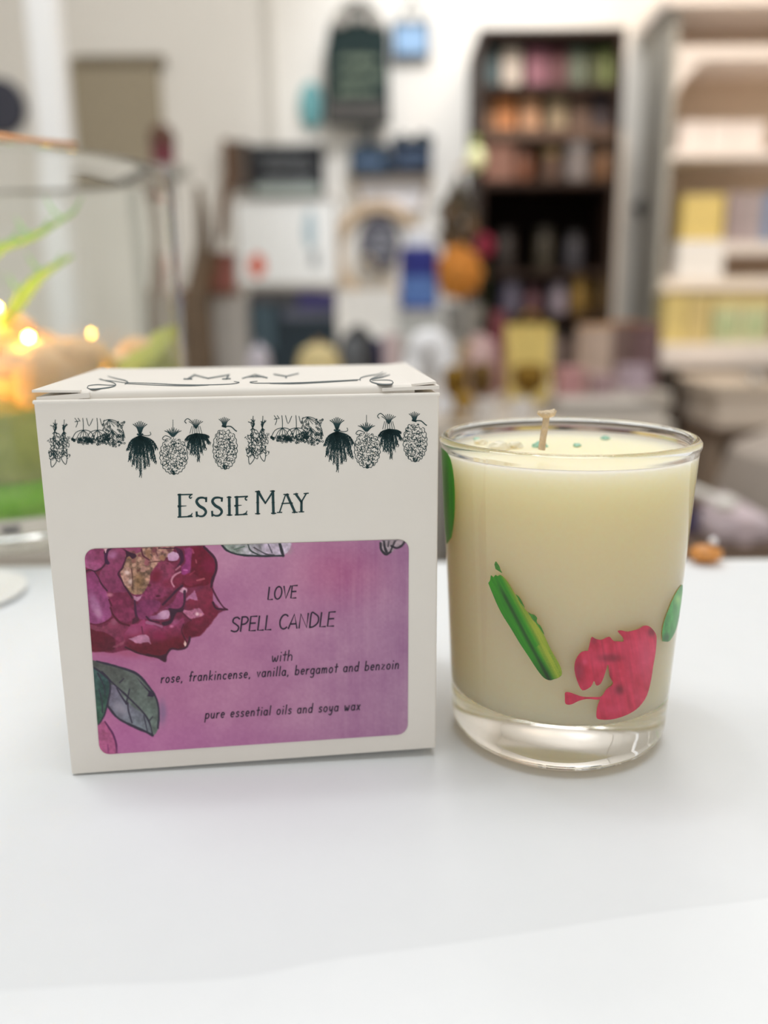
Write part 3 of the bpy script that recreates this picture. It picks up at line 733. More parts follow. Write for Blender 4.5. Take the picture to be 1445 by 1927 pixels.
# ink lines of the flower
L = lambda pts, w: line(pts, w, DK)
L(A([(60, 555), (180, 500), (280, 525), (400, 470), (470, 370), (470, 280), (450, 180)]), 2.8); L(A([(270, 535), (340, 640), (400, 760), (500, 880)]), 2.2)
fill(A([(500, 90), (620, 90), (530, 170), (505, 300), (545, 385), (470, 395), (450, 260)]), (62, 24, 60), 1.4)
fill(A([(430, 90), (510, 90), (470, 190)]), (196, 150, 160), 1.2, sm=False)
L(A([(850, 180), (850, 260), (800, 400), (770, 480), (700, 570), (760, 680), (810, 790), (880, 900), (950, 1000)]), 2.6)
fill(A([(765, 105), (880, 165), (1000, 210), (1030, 260), (960, 300), (900, 250), (840, 290), (850, 200)]), DK, 1.4)
line(B([(570, 740), (460, 830), (380, 920), (240, 1060)]), 4.5, (58, 24, 48)); line(D([(350, 140), (510, 150), (600, 60), (610, -160)]), 4.2, (58, 26, 50))
fill(D([(350, 135), (520, 160), (600, 120), (570, 190), (480, 200), (440, 270), (380, 385), (260, 425), (220, 370), (350, 330), (365, 240)]), (56, 28, 48), 1.6)
line(D([(560, 190), (640, 270), (720, 335)]), 3, (86, 28, 52)); L(B([(940, 80), (1090, 230), (1140, 320), (1145, 480), (1090, 620), (1060, 760)]), 4.5)
line(B([(1080, 790), (1150, 930), (1220, 1040)]) + D([(1280, 120), (1335, 150)]), 3, (74, 24, 50)); line(D([(1090, 30), (1150, 130), (1335, 152)]), 3.4, (58, 22, 44))
line(D([(-20, 915), (160, 963), (278, 1030), (300, 925), (380, 820), (500, 830), (620, 800), (675, 725), (700, 620)]), 3.6, (60, 26, 44)); fill(D([(150, 950), (290, 900), (280, 1035)]), (60, 26, 44), 1.2, sm=False)
line(C([(830, 840), (950, 900), (1100, 960), (1300, 1000), (1440, 1010)]), 3.4, (58, 24, 36)); line(C([(170, 415), (350, 430), (500, 370), (600, 300)]), 2.4, (92, 24, 48)); line(C([(560, 130), (610, 260), (740, 400), (900, 450)]), 3.4, (80, 22, 40))
line(C([(1000, 0), (1015, 200), (1040, 330)]), 4, (66, 28, 56)); fill(C([(960, 330), (1040, 290), (1080, 360), (960, 420)]), (70, 26, 46), 2); line(C([(1210, 290), (1290, 360), (1440, 390)]), 3, (62, 26, 50)); line(C([(1125, 470), (1145, 590)]), 1.8, (88, 26, 54)); line(D([(590, 400), (560, 520), (640, 700)]), 2.4, (74, 20, 36)); line(A([(530, 1040), (580, 1150)]), 2.5, (84, 22, 46)); line(A([(1400, 980), (1430, 975)]), 3, (70, 20, 40)); glow(298, 1121, 4, 2, 0, (80, 22, 44), .9)
# leaves
glow(305, 1340, 9, 24, 0, (134, 98, 138), .8)
fill(E([(110, 100), (230, 130), (560, 220), (850, 320), (1000, 450), (1180, 680), (1240, 860), (1270, 1050), (1250, 1250), (1200, 1360), (1140, 1390), (1050, 1340), (800, 1230), (560, 1100), (400, 920), (380, 760), (420, 500), (280, 320), (120, 220)]), (78, 80, 78), 1.6, (98, 112, 106), [(190, 1250), (295, 1360)])
fill(E([(430, 520), (560, 560), (700, 800), (1000, 1030), (1100, 1200), (1130, 1350), (1050, 1320), (800, 1200), (560, 1080), (420, 900), (410, 700)]), (106, 100, 120), 1.8, (108, 116, 126), [(210, 1300), (275, 1370)])
glow(226, 1333, 16, 10, .8, (140, 134, 150), .7)
fill(E([(100, 210), (300, 330), (420, 480), (430, 620), (380, 860), (330, 1040), (220, 1220), (150, 800)]), (50, 76, 78), 1.6, (52, 84, 66), [(190, 1260), (190, 1360)], var=30)
LD = (48, 42, 60)
for pts, w in (([(200, 125), (560, 220), (850, 320), (1000, 450), (1180, 690), (1240, 860), (1255, 1050), (1240, 1260)], 4), ([(400, 900), (560, 1090), (800, 1220), (1050, 1330), (1150, 1385)], 4.2), ([(150, 230), (290, 330), (500, 520), (760, 760), (1000, 1010), (1100, 1180), (1150, 1380)], 3), ([(730, 830), (740, 960), (800, 1170)], 2.4), ([(540, 580), (620, 720), (710, 850)], 2.6), ([(700, 850), (760, 600)], 2.2), ([(590, 490), (660, 420)], 2.2), ([(380, 880), (430, 600), (410, 440), (290, 310)], 3.6), ([(220, 330), (330, 560), (340, 700)], 2.6), ([(240, 600), (290, 800), (300, 1000)], 2), ([(240, 1200), (330, 1040), (380, 870)], 3), ([(1000, 1050), (1030, 1180), (1060, 1310)], 2), ([(1090, 1140), (1150, 1070)], 2)): line(E(pts), w, LD)
fill(E([(880, 400), (1040, 570), (1190, 700), (1150, 740), (1060, 720), (1080, 650), (980, 530)]), (52, 40, 62), 1.4, sm=False)
fill(E([(220, 1220), (340, 1150), (480, 1400), (545, 1700), (540, 1760), (380, 1760), (200, 1560)]), (164, 78, 124), 2)
line(E([(340, 1150), (480, 1370), (535, 1560), (540, 1740)]), 3.4, (88, 32, 80)); line(E([(390, 1540), (405, 1740)]), 1.8, (120, 40, 100))
glow(541, 1034, 10, 8, .3, (150, 128, 140), .7)
fill([(418, 1020), (428, 1036), (445, 1042.5), (470, 1045.5), (500, 1046), (534, 1045), (541, 1015)], (122, 132, 126), 1.4, (166, 152, 172), [(440, 1035), (500, 1038)], var=30)
line([(418, 1026), (428, 1036), (445, 1042.5), (470, 1045.5), (500, 1046), (534, 1045.5)], 3.2, (30, 38, 44)); line([(526, 1022), (533, 1046)], 4.5, (36, 38, 46)); line([(466, 1022), (472, 1036), (490, 1045)], 2.4, (44, 56, 54)); line([(478, 1030), (500, 1042), (516, 1044)], 2.2, (60, 56, 66)); line([(440, 1034), (460, 1028)], 1.8, (70, 96, 80)); line([(505, 1024), (512, 1040)], 2, (70, 66, 80))
fill([(715, 1024), (722, 1014), (762, 1012), (758, 1026), (745, 1030), (736, 1040), (726, 1043), (717, 1036)], (150, 134, 144), 2)
for pts, w in (([(716, 1022), (717, 1034), (726, 1043), (735, 1038)], 4), ([(722, 1016), (724, 1030), (727, 1038)], 4), ([(735, 1036), (742, 1020), (746, 1014)], 3), ([(736, 1027), (746, 1031), (756, 1026), (763, 1016)], 3.4), ([(732, 1012), (730, 1028)], 2.5)): line(pts, w, (40, 36, 46))
IMG = (IMG * .88 + IMG.mean(-1, keepdims=True) * .12) * .97
cols = np.clip(lin_np(np.clip(IMG, 0, 255)) * LK, 0, .9).reshape(-1, 3)
lp = np.array([tuple(FP(x, y, .00012)) for x, y in PXY.reshape(-1, 2)])
lab = grid_mesh('label', lp, NU, NV, cols, vcol_mat('printed_paper', .5, .3), box)
lab['label'] = 'glossy pink label painted with a dark peony and green leaves'

# hand lettering of the label: single-stroke letters, x height 1
def arc(cx, cy, rx, ry, a0, a1, n=10):
    return [(cx + rx * math.cos(math.radians(a0 + (a1 - a0) * k / n)), cy + ry * math.sin(math.radians(a0 + (a1 - a0) * k / n))) for k in range(n + 1)]
bowl = arc(.36, .48, .34, .48, 60, 420, 14)
GL = {
 'a': (.85, [bowl, [(.70, .95), (.68, .4), (.74, 0)]]), 'b': (.85, [[(.06, 1.75), (.06, 0)], arc(.40, .47, .34, .47, 170, -170, 14)]),
 'c': (.75, [arc(.40, .48, .36, .48, 50, 310, 12)]), 'd': (.9, [bowl, [(.70, 1.75), (.70, 0)]]),
 'e': (.8, [[(.06, .50), (.68, .54)] + arc(.38, .50, .32, .48, 8, 310, 12)]), 'f': (.6, [[(.62, 1.62), (.42, 1.75), (.28, 1.5), (.26, 0)], [(.02, .95), (.55, .98)]]),
 'g': (.85, [bowl, [(.70, .95), (.70, -.35), (.45, -.65), (.10, -.55)]]), 'h': (.85, [[(.06, 1.75), (.06, 0)], [(.06, .6), (.3, .95), (.58, .85), (.66, .5), (.66, 0)]]),
 'i': (.3, [[(.10, .95), (.10, 0)], [(.10, 1.42), (.11, 1.5)]]), 'k': (.8, [[(.06, 1.75), (.06, 0)], [(.62, .95), (.08, .42), (.66, 0)]]), 'l': (.3, [[(.10, 1.75), (.10, 0)]]),
 'm': (1.2, [[(.06, .95), (.06, 0)], [(.06, .6), (.25, .95), (.46, .85), (.52, .5), (.52, 0)], [(.52, .6), (.74, .95), (.95, .85), (1.0, .5), (1.0, 0)]]),
 'n': (.85, [[(.06, .95), (.06, 0)], [(.06, .6), (.3, .95), (.58, .85), (.66, .5), (.66, 0)]]), 'o': (.85, [arc(.38, .48, .34, .48, 90, 450, 14)]),
 'p': (.85, [[(.06, .95), (.06, -.7)], arc(.40, .47, .34, .47, 170, -170, 14)]), 'r': (.62, [[(.06, .95), (.06, 0)], [(.06, .55), (.28, .9), (.55, .92)]]),
 's': (.7, [[(.58, .85), (.35, .98), (.10, .80), (.18, .58), (.46, .45), (.58, .22), (.36, 0), (.05, .10)]]), 't': (.62, [[(.30, 1.6), (.30, .0)], [(.0, 1.0), (.6, 1.04)]]),
 'u': (.85, [[(.06, .95), (.08, .3), (.30, 0), (.55, .12), (.66, .5)], [(.66, .95), (.68, 0)]]), 'v': (.75, [[(.04, .95), (.34, 0), (.64, .95)]]),
 'w': (1.1, [[(.04, .95), (.16, .1), (.34, .05), (.48, .7), (.62, .05), (.82, .1), (.92, .95)]]), 'x': (.75, [[(.04, .95), (.62, 0)], [(.62, .95), (.04, 0)]]),
 'y': (.8, [[(.06, .95), (.10, .4), (.32, .1), (.62, .5)], [(.66, .95), (.60, -.3), (.36, -.65), (.06, -.5)]]), 'z': (.75, [[(.06, .93), (.60, .93), (.04, .02), (.62, .02)]]),
 ',': (.35, [[(.14, .05), (.06, -.25)]]), ' ': (.62, []),
 'L': (.75, [[(.08, 1.6), (.08, 0), (.62, 0)]]), 'O': (1.05, [arc(.48, .8, .42, .8, 90, 450, 18)]), 'V': (.95, [[(.04, 1.6), (.42, 0), (.84, 1.6)]]), 'E': (.85, [[(.68, 1.6), (.08, 1.6), (.08, 0), (.68, 0)], [(.08, .84), (.6, .84)]]),
 'S': (.9, [[(.74, 1.4), (.5, 1.6), (.18, 1.5), (.12, 1.1), (.44, .82), (.74, .5), (.66, .1), (.36, 0), (.04, .14)]]), 'P': (.85, [[(.08, 1.6), (.08, 0)], [(.08, 1.6), (.5, 1.58), (.70, 1.25), (.5, .85), (.08, .75)]]),
 'C': (.95, [arc(.50, .8, .44, .8, 50, 310, 14)]), 'A': (1.0, [[(.02, 0), (.46, 1.6), (.86, 0)], [(.16, .5), (.72, .5)]]), 'N': (1.05, [[(.08, 0), (.08, 1.6), (.82, 0), (.82, 1.6)]]), 'D': (1.0, [[(.08, 0), (.08, 1.6), (.45, 1.5), (.82, 1.1), (.82, .5), (.45, .08), (.08, 0)]])}
def write(text, x0, y0, x1, y1, unit, w, slant=.18, gap=0.0):
    mb = MB()
    tot = sum(GL[c][0] + gap for c in text) - .15 - gap
    ln = math.hypot(x1 - x0, y1 - y0)
    ex = np.array((x1 - x0, y1 - y0)) / ln; ey = np.array((ex[1], -ex[0]))
    k = ln / tot; cur = 0
    for c in text:
        adv, sts = GL[c]
        for s_ in sts:
            pts = []
            for gx0, gy0 in s_:
                q = np.array((x0, y0)) + ex * ((cur + gx0) * k + gy0 * unit * slant) + ey * (gy0 * unit)
                pts.append(tuple(q))
            if len(pts) > 2 and c not in 'LEVNAzvxk': pts = smooth_line(pts, 3)
            ribbon(mb, pts, w, lambda x, y: FP(x, y, .00018))
        cur += adv + gap
    mb.build('lettering', dark_m, lab)
write('LOVE', 503, 1128, 557, 1124.5, 14.4, 2.7)
write('SPELL CANDLE', 434, 1188.5, 628, 1177.5, 16.6, 2.9)
write('with', 511, 1244.5, 549, 1242, 11.0, 2.0, .2, .15)
write('rose, frankincense, vanilla, bergamot and benzoin', 303, 1284.5, 749, 1257.5, 10.0, 2.2, .2, .32)
write('pure essential oils and soya wax', 386, 1351.5, 676, 1335, 9.8, 2.2, .2, .32)

# ------------------------------------------------------------------ the candle in its glass
GX, GY, R1, R2, HG = 0.0355, 0.1635, 0.0243, 0.0215, 0.0612
RK = (R1 - R2) / HG
ZB, ZW = 0.0098, 0.0586                     # bottom and top of the wax
candle = thing('votive_candle', (GX, GY, T), 'cream candle in a clear glass votive hand painted with flowers and leaves', 'candle')
wall = .0015
ro = lambda z: R2 + RK * z
prof = [(0, .0009), (.010, .0006), (.0165, .0001), (.0180, 0.0), (.0192, .0003), (.0205, .0013), (ro(.003) - .0002, .0026), (ro(.0045), .0042)]
prof += [(ro(z), z) for z in np.linspace(.006, HG - .0032, 14)]
prof += [(R1 - .00005, HG - .0024), (R1 + .0003, HG - .0015), (R1 + .0003, HG - .0008), (R1 - .0002, HG - .0002), (R1 - .0008, HG), (R1 - .0014, HG - .0003), (R1 - .0017, HG - .001), (R1 - .0018, HG - .002)]
prof += [(ro(z) - wall, z) for z in np.linspace(HG - .0035, ZB + .003, 14)]
prof += [(ro(ZB) - wall - .0004, ZB + .0014), (ro(ZB) - wall - .0014, ZB + .0004), (ro(ZB) - wall - .003, ZB), (.010, ZB - .0002), (0, ZB - .0003)]
cup = MB().lathe(GX, GY, [(r, T + z) for r, z in prof], 128).build('glass', glass_mat('clear_glass', (.998, 1.0, .998)), candle, smooth=True, angle=180)
cup.cycles.is_caustics_caster = True
ov = .00005
wp = [(0, ZB - .0003 - ov), (.010, ZB - .0002 - ov), (ro(ZB) - wall - .003, ZB - ov), (ro(ZB) - wall - .0014 + ov, ZB + .0004 - ov), (ro(ZB) - wall - .0004 + ov, ZB + .0014)]
wp += [(ro(z) - wall + ov, z) for z in np.linspace(ZB + .003, ZW, 16)]
wp += [(ro(ZW) - wall - .0006, ZW - .0004), (ro(ZW) - wall - .002, ZW - .0007), (.012, ZW - .0008), (.004, ZW - .0007), (0, ZW - .0006)]
wax_m = bpy.data.materials.new('soya_wax'); wax_m.use_nodes = True
nt = wax_m.node_tree; b = nt.nodes['Principled BSDF']
nz = nt.nodes.new('ShaderNodeTexNoise'); nz.inputs['Scale'].default_value = 60
rp = nt.nodes.new('ShaderNodeValToRGB')
rp.color_ramp.elements[0].color = S(*[255, 233, 192]) + (1,); rp.color_ramp.elements[1].color = S(*[255, 238, 202]) + (1,)
nt.links.new(nz.outputs[0], rp.inputs[0]); nt.links.new(rp.outputs[0], b.inputs['Base Color'])
b.inputs['Roughness'].default_value = .45; b.inputs['Subsurface Weight'].default_value = 0.8
b.inputs['Subsurface Radius'].default_value = (1.0, .80, .56); b.inputs['Subsurface Scale'].default_value = 0.025
MB().lathe(GX, GY, [(r, T + z) for r, z in wp], 96).build('wax', wax_m, candle, smooth=True, angle=50)
wk = [P(1019, 846, GY - .004), P(1022, 822, GY - .004), P(1026, 800, GY - .004), P(1028, 784, GY - .004)]
wb = MB(); wick_m = M((212, 194, 166), .9, var=.15, scale=900, bump=.6)
wb.tube(wk, [.00105, .00098, .00095, .0010], 10, .6)
wb.tube([P(1012, 776, GY - .004), P(1020, 779, GY - .004), P(1028, 780, GY - .0043), P(1040, 777, GY - .004), P(1045, 771, GY - .004)], [.0005, .0009, .0012, .0010, .0005], 10, .7)
wb.build('wick', wick_m, candle, smooth=True, angle=60)
chip_m = M((158, 204, 184), .25, var=.2, scale=300); clear_m = M((234, 230, 208), .25, var=.1, scale=300)
for (cx_, cy_, r, mt, sd) in ((1139, 824, .00085, chip_m, 1), (1018, 838, .0013, chip_m, 2), (1085, 838, .0007, chip_m, 3), (940, 842, .0019, clear_m, 4), (968, 839, .0013, clear_m, 5), (905, 832, .0011, clear_m, 6), (896, 826, .0006, chip_m, 7)):
    c = G(cx_, cy_, T + ZW - .0004)
    MB().blob(c, (r * 1.2, r, r * .6), 10, .5, sd).build('crystal_chip', mt, candle)

def cone_hit(px, py, off):
    d = ray(px, py); o = CAM
    kx, ky, kz = o.x - GX, o.y - GY, o.z - T
    R0 = R2 + off + RK * kz; RD = RK * d.z
    a = d.x ** 2 + d.y ** 2 - RD ** 2; b_ = 2 * (kx * d.x + ky * d.y - R0 * RD); c = kx ** 2 + ky ** 2 - R0 ** 2
    disc = b_ * b_ - 4 * a * c
    if disc < 0: disc = 0
    return CAM + d * ((-b_ - math.sqrt(disc)) / (2 * a))
def painted(name, outline, colf, off=.00012, step=1.7, label=None, hit=None):
    ol = [Vector(p) for p in outline]
    xs_ = [p[0] for p in outline]; ys_ = [p[1] for p in outline]
    gx0, gy0 = np.meshgrid(np.arange(min(xs_), max(xs_), step), np.arange(min(ys_), max(ys_), step))
    gx0 = gx0.ravel() + _rs.uniform(-.3, .3, gx0.size) * step; gy0 = gy0.ravel() + _rs.uniform(-.3, .3, gy0.size) * step
    ins = poly_sd(gx0, gy0, outline) > step * .45
    pts = ol + [Vector((x, y)) for x, y in zip(gx0[ins], gy0[ins])]
    n = len(ol)
    vo, _e, fo, *_ = delaunay_2d_cdt(pts, [], [list(range(n))], 1, 1e-6)
    xy = np.array([tuple(p) for p in vo])
    w = [(hit or cone_hit)(x, y, off) for x, y in xy]
    org = Vector(parent_world(candle))
    me = bpy.data.meshes.new(name)
    me.from_pydata([tuple(p - org) for p in w], [], [tuple(f) for f in fo])
    c = np.clip(lin_np(np.clip(colf(xy[:, 0], xy[:, 1]), 0, 255)) * LK, 0, .9)
    ca = me.color_attributes.new('Col', 'FLOAT_COLOR', 'POINT')
    ca.data.foreach_set('color', np.concatenate([c, np.ones((len(c), 1))], 1).astype(np.float32).ravel())
    me.materials.append(vcol_mat('glass_paint_' + name, .35, .5))
    me.polygons.foreach_set('use_smooth', [True] * len(me.polygons))
    o = bpy.data.objects.new(name, me); COL.objects.link(o); o.parent = candle
    if label: o['label'] = label
    return o
# long green leaf
H = from_crop(880, 1030, 7.135)
def green_col(x, y):
    dx, dy = 0.47, 0.883                     # brush direction
    s_ = (x - 918) * dy - (y - 1095) * dx; t_ = (x - 918) * dx + (y - 1095) * dy
    st = fbm(s_ / 2.2 + 20, t_ / 60, 3) - .5
    edge = np.clip((s_ - 25 + 4 * (t_ > 150)) / 8, 0, 1) * np.clip((250 - t_) / 60 + .5, .3, 1)
    c = np.array((40, 118, 10.)) * (1 - edge)[:, None] + np.array((118, 138, 36.)) * edge[:, None]
    c = c * (1 + st[:, None] * np.array((.6, .28, .6)))
    dk = np.exp(-((s_ - 15) / 3.5) ** 2) * np.clip(t_ / 40, 0, 1) * .45
    end = np.clip((t_ - 165) / 40, 0, 1) * (1 - edge) * .25
    return c * (1 - dk - end)[:, None]
painted('painted_leaf', smooth_line(H([(275, 480), (300, 440), (312, 375), (345, 400), (372, 370), (400, 385), (440, 370), (500, 420), (560, 500), (640, 640), (740, 790), (800, 870), (900, 1010), (960, 1060), (1030, 1190), (1100, 1340), (1160, 1450), (1240, 1590), (1265, 1700), (1220, 1750), (1160, 1770), (1100, 1785), (1020, 1750), (930, 1640), (820, 1470), (700, 1290), (580, 1090), (450, 880), (340, 650)]), 3)[:-1], green_col, label='long bright green brush stroke leaf')
gd = lambda x, y: np.array((52, 110, 30.)) * (1 + .5 * (fbm(x / 3, y / 3, 2) - .5)[:, None])
painted('painted_leaf', smooth_line(H([(358, 230), (375, 188), (400, 215), (428, 260), (440, 300), (462, 345), (425, 325), (395, 305), (362, 285)]), 3)[:-1], gd)
painted('painted_leaf', smooth_line(H([(800, 858), (850, 895), (890, 905), (930, 945), (925, 985), (935, 1020), (980, 1060), (1030, 1175), (960, 1080), (905, 1005), (860, 960)]), 3)[:-1], gd, off=.00018)
painted('painted_leaf', smooth_line(H([(640, 625), (690, 665), (740, 750), (765, 815), (720, 760), (670, 690)]), 3)[:-1], gd, off=.00018)
# magenta flower
K = from_crop(1040, 1080, 5.161)
def rose_col(x, y):
    n1 = fbm((x - .18 * y) / 5 + 3, y / 60 + 5, 3) - .5; n2 = fbm(x / 16 + 9, y / 16, 3) - .5
    c = np.array((168, 40, 66.)) * (1 + n1[:, None] * .22) + n2[:, None] * np.array((34, 30, 36.))
    for (cx_, cy_, rx, ry, dl) in ((1165, 1298, 10, 10, .32), (1148, 1238, 22, 8, .28), (1090, 1262, 10, 18, .22), (1225, 1190, 7, 9, .35), (1117, 1205, 6, 7, .2), (1148, 1275, 4, 18, .2)):
        g = np.exp(-(((x - cx_) / rx) ** 2 + ((y - cy_) / ry) ** 2) ** 1.3) * dl
        c = c * (1 - g[:, None])
    lt = np.exp(-(((x - 1215) / 16) ** 2 + ((y - 1235) / 32) ** 2)) * .5 + np.exp(-(((x - 1100) / 6) ** 2 + ((y - 1245) / 7) ** 2)) * .5 + np.exp(-(((x - 1150) / 24) ** 2 + ((y - 1335) / 12) ** 2)) * .35
    return c * (1 - lt[:, None]) + np.array((196, 78, 112.)) * lt[:, None]
FLW = [(370, 625), (385, 612), (420, 632), (470, 640), (520, 618), (555, 612), (590, 650), (640, 655), (685, 655), (680, 615), (632, 560), (660, 548), (730, 560), (830, 535), (880, 505), (935, 508), (985, 555), (1008, 610), (1005, 700), (995, 790), (975, 900), (955, 1030), (915, 1180), (840, 1290), (750, 1355), (650, 1395), (560, 1415), (470, 1415), (425, 1395), (430, 1300), (460, 1215), (440, 1222), (330, 1215), (250, 1235), (180, 1268), (125, 1262), (118, 1200), (122, 1150), (170, 1152), (220, 1170), (290, 1192), (380, 1195), (470, 1190), (520, 1120), (585, 1068), (555, 1000), (545, 930), (535, 880), (510, 960), (470, 1060), (425, 1085), (400, 1040), (370, 1095), (290, 1132), (245, 1060), (215, 960), (212, 880), (235, 810), (285, 755), (375, 745)]
painted('painted_flower', smooth_line(K(FLW), 3)[:-1], rose_col, label='crimson brush stroke flower with a short stalk')
# leaf at the right edge of the glass
def rleaf(x, y):
    n1 = fbm(x / 4 + 3, y / 14, 3) - .5
    c = np.array((58, 132, 62.)) * (1 + n1[:, None] * .5)
    lt = np.exp(-(((x - 1276) / 7) ** 2 + ((y - 1128) / 10) ** 2)) * .7
    dk = np.exp(-(((x - 1253) / 9) ** 2 + ((y - 1200) / 9) ** 2)) * .35
    return (c * (1 - lt[:, None]) + np.array((150, 190, 110.)) * lt[:, None]) * (1 - dk[:, None])
painted('painted_leaf', smooth_line(K([(1065, 655), (1062, 580), (1080, 470), (1115, 370), (1155, 270), (1200, 180), (1250, 110), (1262, 120), (1258, 200), (1240, 330), (1222, 450), (1190, 560), (1140, 645), (1100, 662)]), 3)[:-1], rleaf)
# leaf round the left side, beside the box: laid out on angle and height
def side_hit(a_deg, z_mm, off):
    z = z_mm / 1000; a = math.radians(a_deg); r = ro(z) + off
    return Vector((GX + r * math.cos(a), GY + r * math.sin(a), T + z))
lg = lambda x, y: np.array((58, 142, 30.)) * (1 + (fbm(x / 3, y / 12, 3) - .5)[:, None] * .5)
painted('painted_leaf', smooth_line([(186, 40), (178, 46), (173, 52), (172, 57.6), (180, 58.8), (196, 58.4), (201, 54), (200, 47), (194, 41)], 4)[:-1], lg, step=1.2, hit=side_hit)

# ------------------------------------------------------------------ the glass jar with moss and fairy lights
JR, JH = 0.074, 0.1372
JX, JY = -0.1565, 0.357
jar = thing('glass_jar', (JX, JY, T), 'wide clear glass jar filled with green moss behind the box', 'jar')
jp = [(0, .001), (.055, .0), (JR - .006, .0), (JR - .001, .004), (JR, .010)] + [(JR, z) for z in np.linspace(.02, JH - .003, 8)] + [(JR - .0004, JH - .0006), (JR - .0014, JH), (JR - .0019, JH - .0006), (JR - .0022, JH - .003)]
jp += [(JR - .0022, z) for z in np.linspace(JH - .01, .018, 8)] + [(JR - .006, .013), (.05, .012), (0, .012)]
MB().lathe(JX, JY, [(r, T + z) for r, z in jp], 96).build('glass', glass_mat('jar_glass', (.975, .99, .975)), jar, smooth=True, angle=180)
def moss_mat(name, c1, c2, scale=160):
    mt = M(c1, .95, var=.3, scale=scale, bump=1.0, name=name)
    rp = [n for n in mt.node_tree.nodes if n.type == 'VALTORGB'][0]
    rp.color_ramp.elements[0].color = S(*c1) + (1,); rp.color_ramp.elements[1].color = S(*c2) + (1,)
    return mt
RI = JR - .0026
def mound(name, zs, mt, seed, label):
    """lumpy layer filling the jar: zs(theta, r) gives (bottom, top) heights"""
    mb = MB(); nr, nt_ = 9, 56; rnd = np.random.RandomState(seed)
    v = [(JX, JY, T + zs(0, 0)[1])]; f = []
    for i in range(1, nr + 1):
        r = RI * i / nr
        for k in range(nt_):
            th = 2 * math.pi * k / nt_
            v.append((JX + r * math.cos(th), JY + r * math.sin(th), T + zs(th, r)[1] + rnd.uniform(-.0016, .0016) * (1 if i < nr else .4)))
    for k in range(nt_): f.append((0, 1 + k, 1 + (k + 1) % nt_))
    for i in range(nr - 1):
        for k in range(nt_):
            k2 = (k + 1) % nt_; a0 = 1 + i * nt_; a1 = 1 + (i + 1) * nt_
            f.append((a0 + k, a1 + k, a1 + k2, a0 + k2))
    base = len(v); last = 1 + (nr - 1) * nt_
    for k in range(nt_):
        th = 2 * math.pi * k / nt_
        v.append((JX + RI * math.cos(th), JY + RI * math.sin(th), T + zs(th, RI)[0]))
    for k in range(nt_):
        k2 = (k + 1) % nt_
        f.append((last + k, base + k, base + k2, last + k2))
    v.append((JX, JY, T + zs(0, 0)[0])); c = len(v) - 1
    for k in range(nt_): f.append((c, base + (k + 1) % nt_, base + k))
    mb.add(v, f)
    o = mb.build(name, mt, jar, smooth=True, angle=180); o['label'] = label
front = lambda th: .5 - .5 * math.sin(th)    # 1 towards the camera, 0 at the back
mound('moss_layer', lambda th, r: (.0126 if r < .055 else .0135, .026), moss_mat('bright_moss', (140, 220, 50), (190, 242, 100)), 1, 'bright green moss layer')
mound('moss_layer', lambda th, r: (.0262, .043 + (.032 * (.5 + .5 * math.cos(th - .25)) ** 3 + .003 * math.sin(3 * th)) * r / RI), moss_mat('olive_moss', (160, 172, 74), (208, 212, 120), 120), 2, 'olive brown moss layer')
# blossom coloured stones heaped in the middle
rnd = random.Random(3)
st_m = M((244, 204, 160), .7, var=.15, scale=60)
for k in range(34):
    th = rnd.uniform(0, 6.28); r = .058 * math.sqrt(rnd.random()); rr = rnd.uniform(.009, .014)
    z = .058 + .013 * (1 - r / .062) + rnd.uniform(-.004, .006)
    tag(MB().blob((JX + r * math.cos(th), JY + r * math.sin(th), T + z), (rr, rr * .9, rr * .75), 12, .25, k).build('peach_stone', st_m, smooth=True, angle=60),
        'peach coloured stone heaped on the moss inside the glass jar', 'stone', 'peach stones in the glass jar')
# fern sprigs
gs_m = M((150, 212, 120), .6, var=.15, scale=80)
def sprig(pts, rad, name='fern_sprig', label='', cat='plant'):
    mb = MB(); pts = [Vector(p) for p in pts]
    ps = smooth_line([tuple(p) for p in pts], 5)
    n = len(ps)
    mb.tube(ps, [rad * (.35 + .65 * math.sin(math.pi * min(1, .1 + i / n))) for i in range(n)], 8, .5)
    for i in range(3, n - 1, 4):
        p = Vector(ps[i])
        for s in (-1, 1):
            mb.tube([p, p + Vector((.004 * s, .002, .003)), p + Vector((.007 * s, .003, .008))], [rad * .4, rad * .45, rad * .1], 6, .4)
    tag(mb.build(name, gs_m, smooth=True, angle=60), label, cat)
sprig([P(-60, 640, JY), P(-50, 540, JY), P(-10, 474, JY - .01), P(60, 446, JY - .015), P(132, 404, JY - .02)], .0028, label='long pale green sprig arching over the upper one in the jar')
sprig([P(-10, 640, JY + .01), P(30, 576, JY), P(70, 524, JY - .01), P(134, 482, JY - .015)], .0030, label='short green sprig bending low above the moss in the jar')
# warm fairy lights: copper wire over the rim and through the stones
fl = thing('fairy_lights', (JX, JY, T), 'copper wire fairy lights glowing warm yellow inside the glass jar', 'string lights')
cu_m = M((206, 150, 104), .35, .8, var=.1)
wp_ = []
for k in range(13):
    th = math.radians(203 + 9.6 * k)
    wp_.append((JX + (JR - .0012) * math.cos(th), JY + (JR - .0012) * math.sin(th), T + JH + .0013 + .0003 * math.sin(k * 2.1)))
MB().tube(wp_, .0008, 8).build('wire', cu_m, fl, smooth=True)
rnd = random.Random(9)
lead = [wp_[0], (JX - .060, JY - .02, T + .10), (JX - .055, JY + .0, T + .078)]
spots = [(-.030, -.055), (-.004, -.061), (.006, -.058), (-.050, -.034), (-.02, -.05), (.03, -.045), (-.035, -.02), (-.01, -.03), (.02, -.02), (.045, -.02), (.0, .0), (-.03, .02), (.03, .02), (.05, .01)]
seq_ = []
for k, (dx, dy) in enumerate(spots):
    r = math.hypot(dx, dy)
    seq_.append((JX + dx, JY + dy, T + .0535 + .030 * max(0, 1 - r / .064) + .002 * (k % 3)))
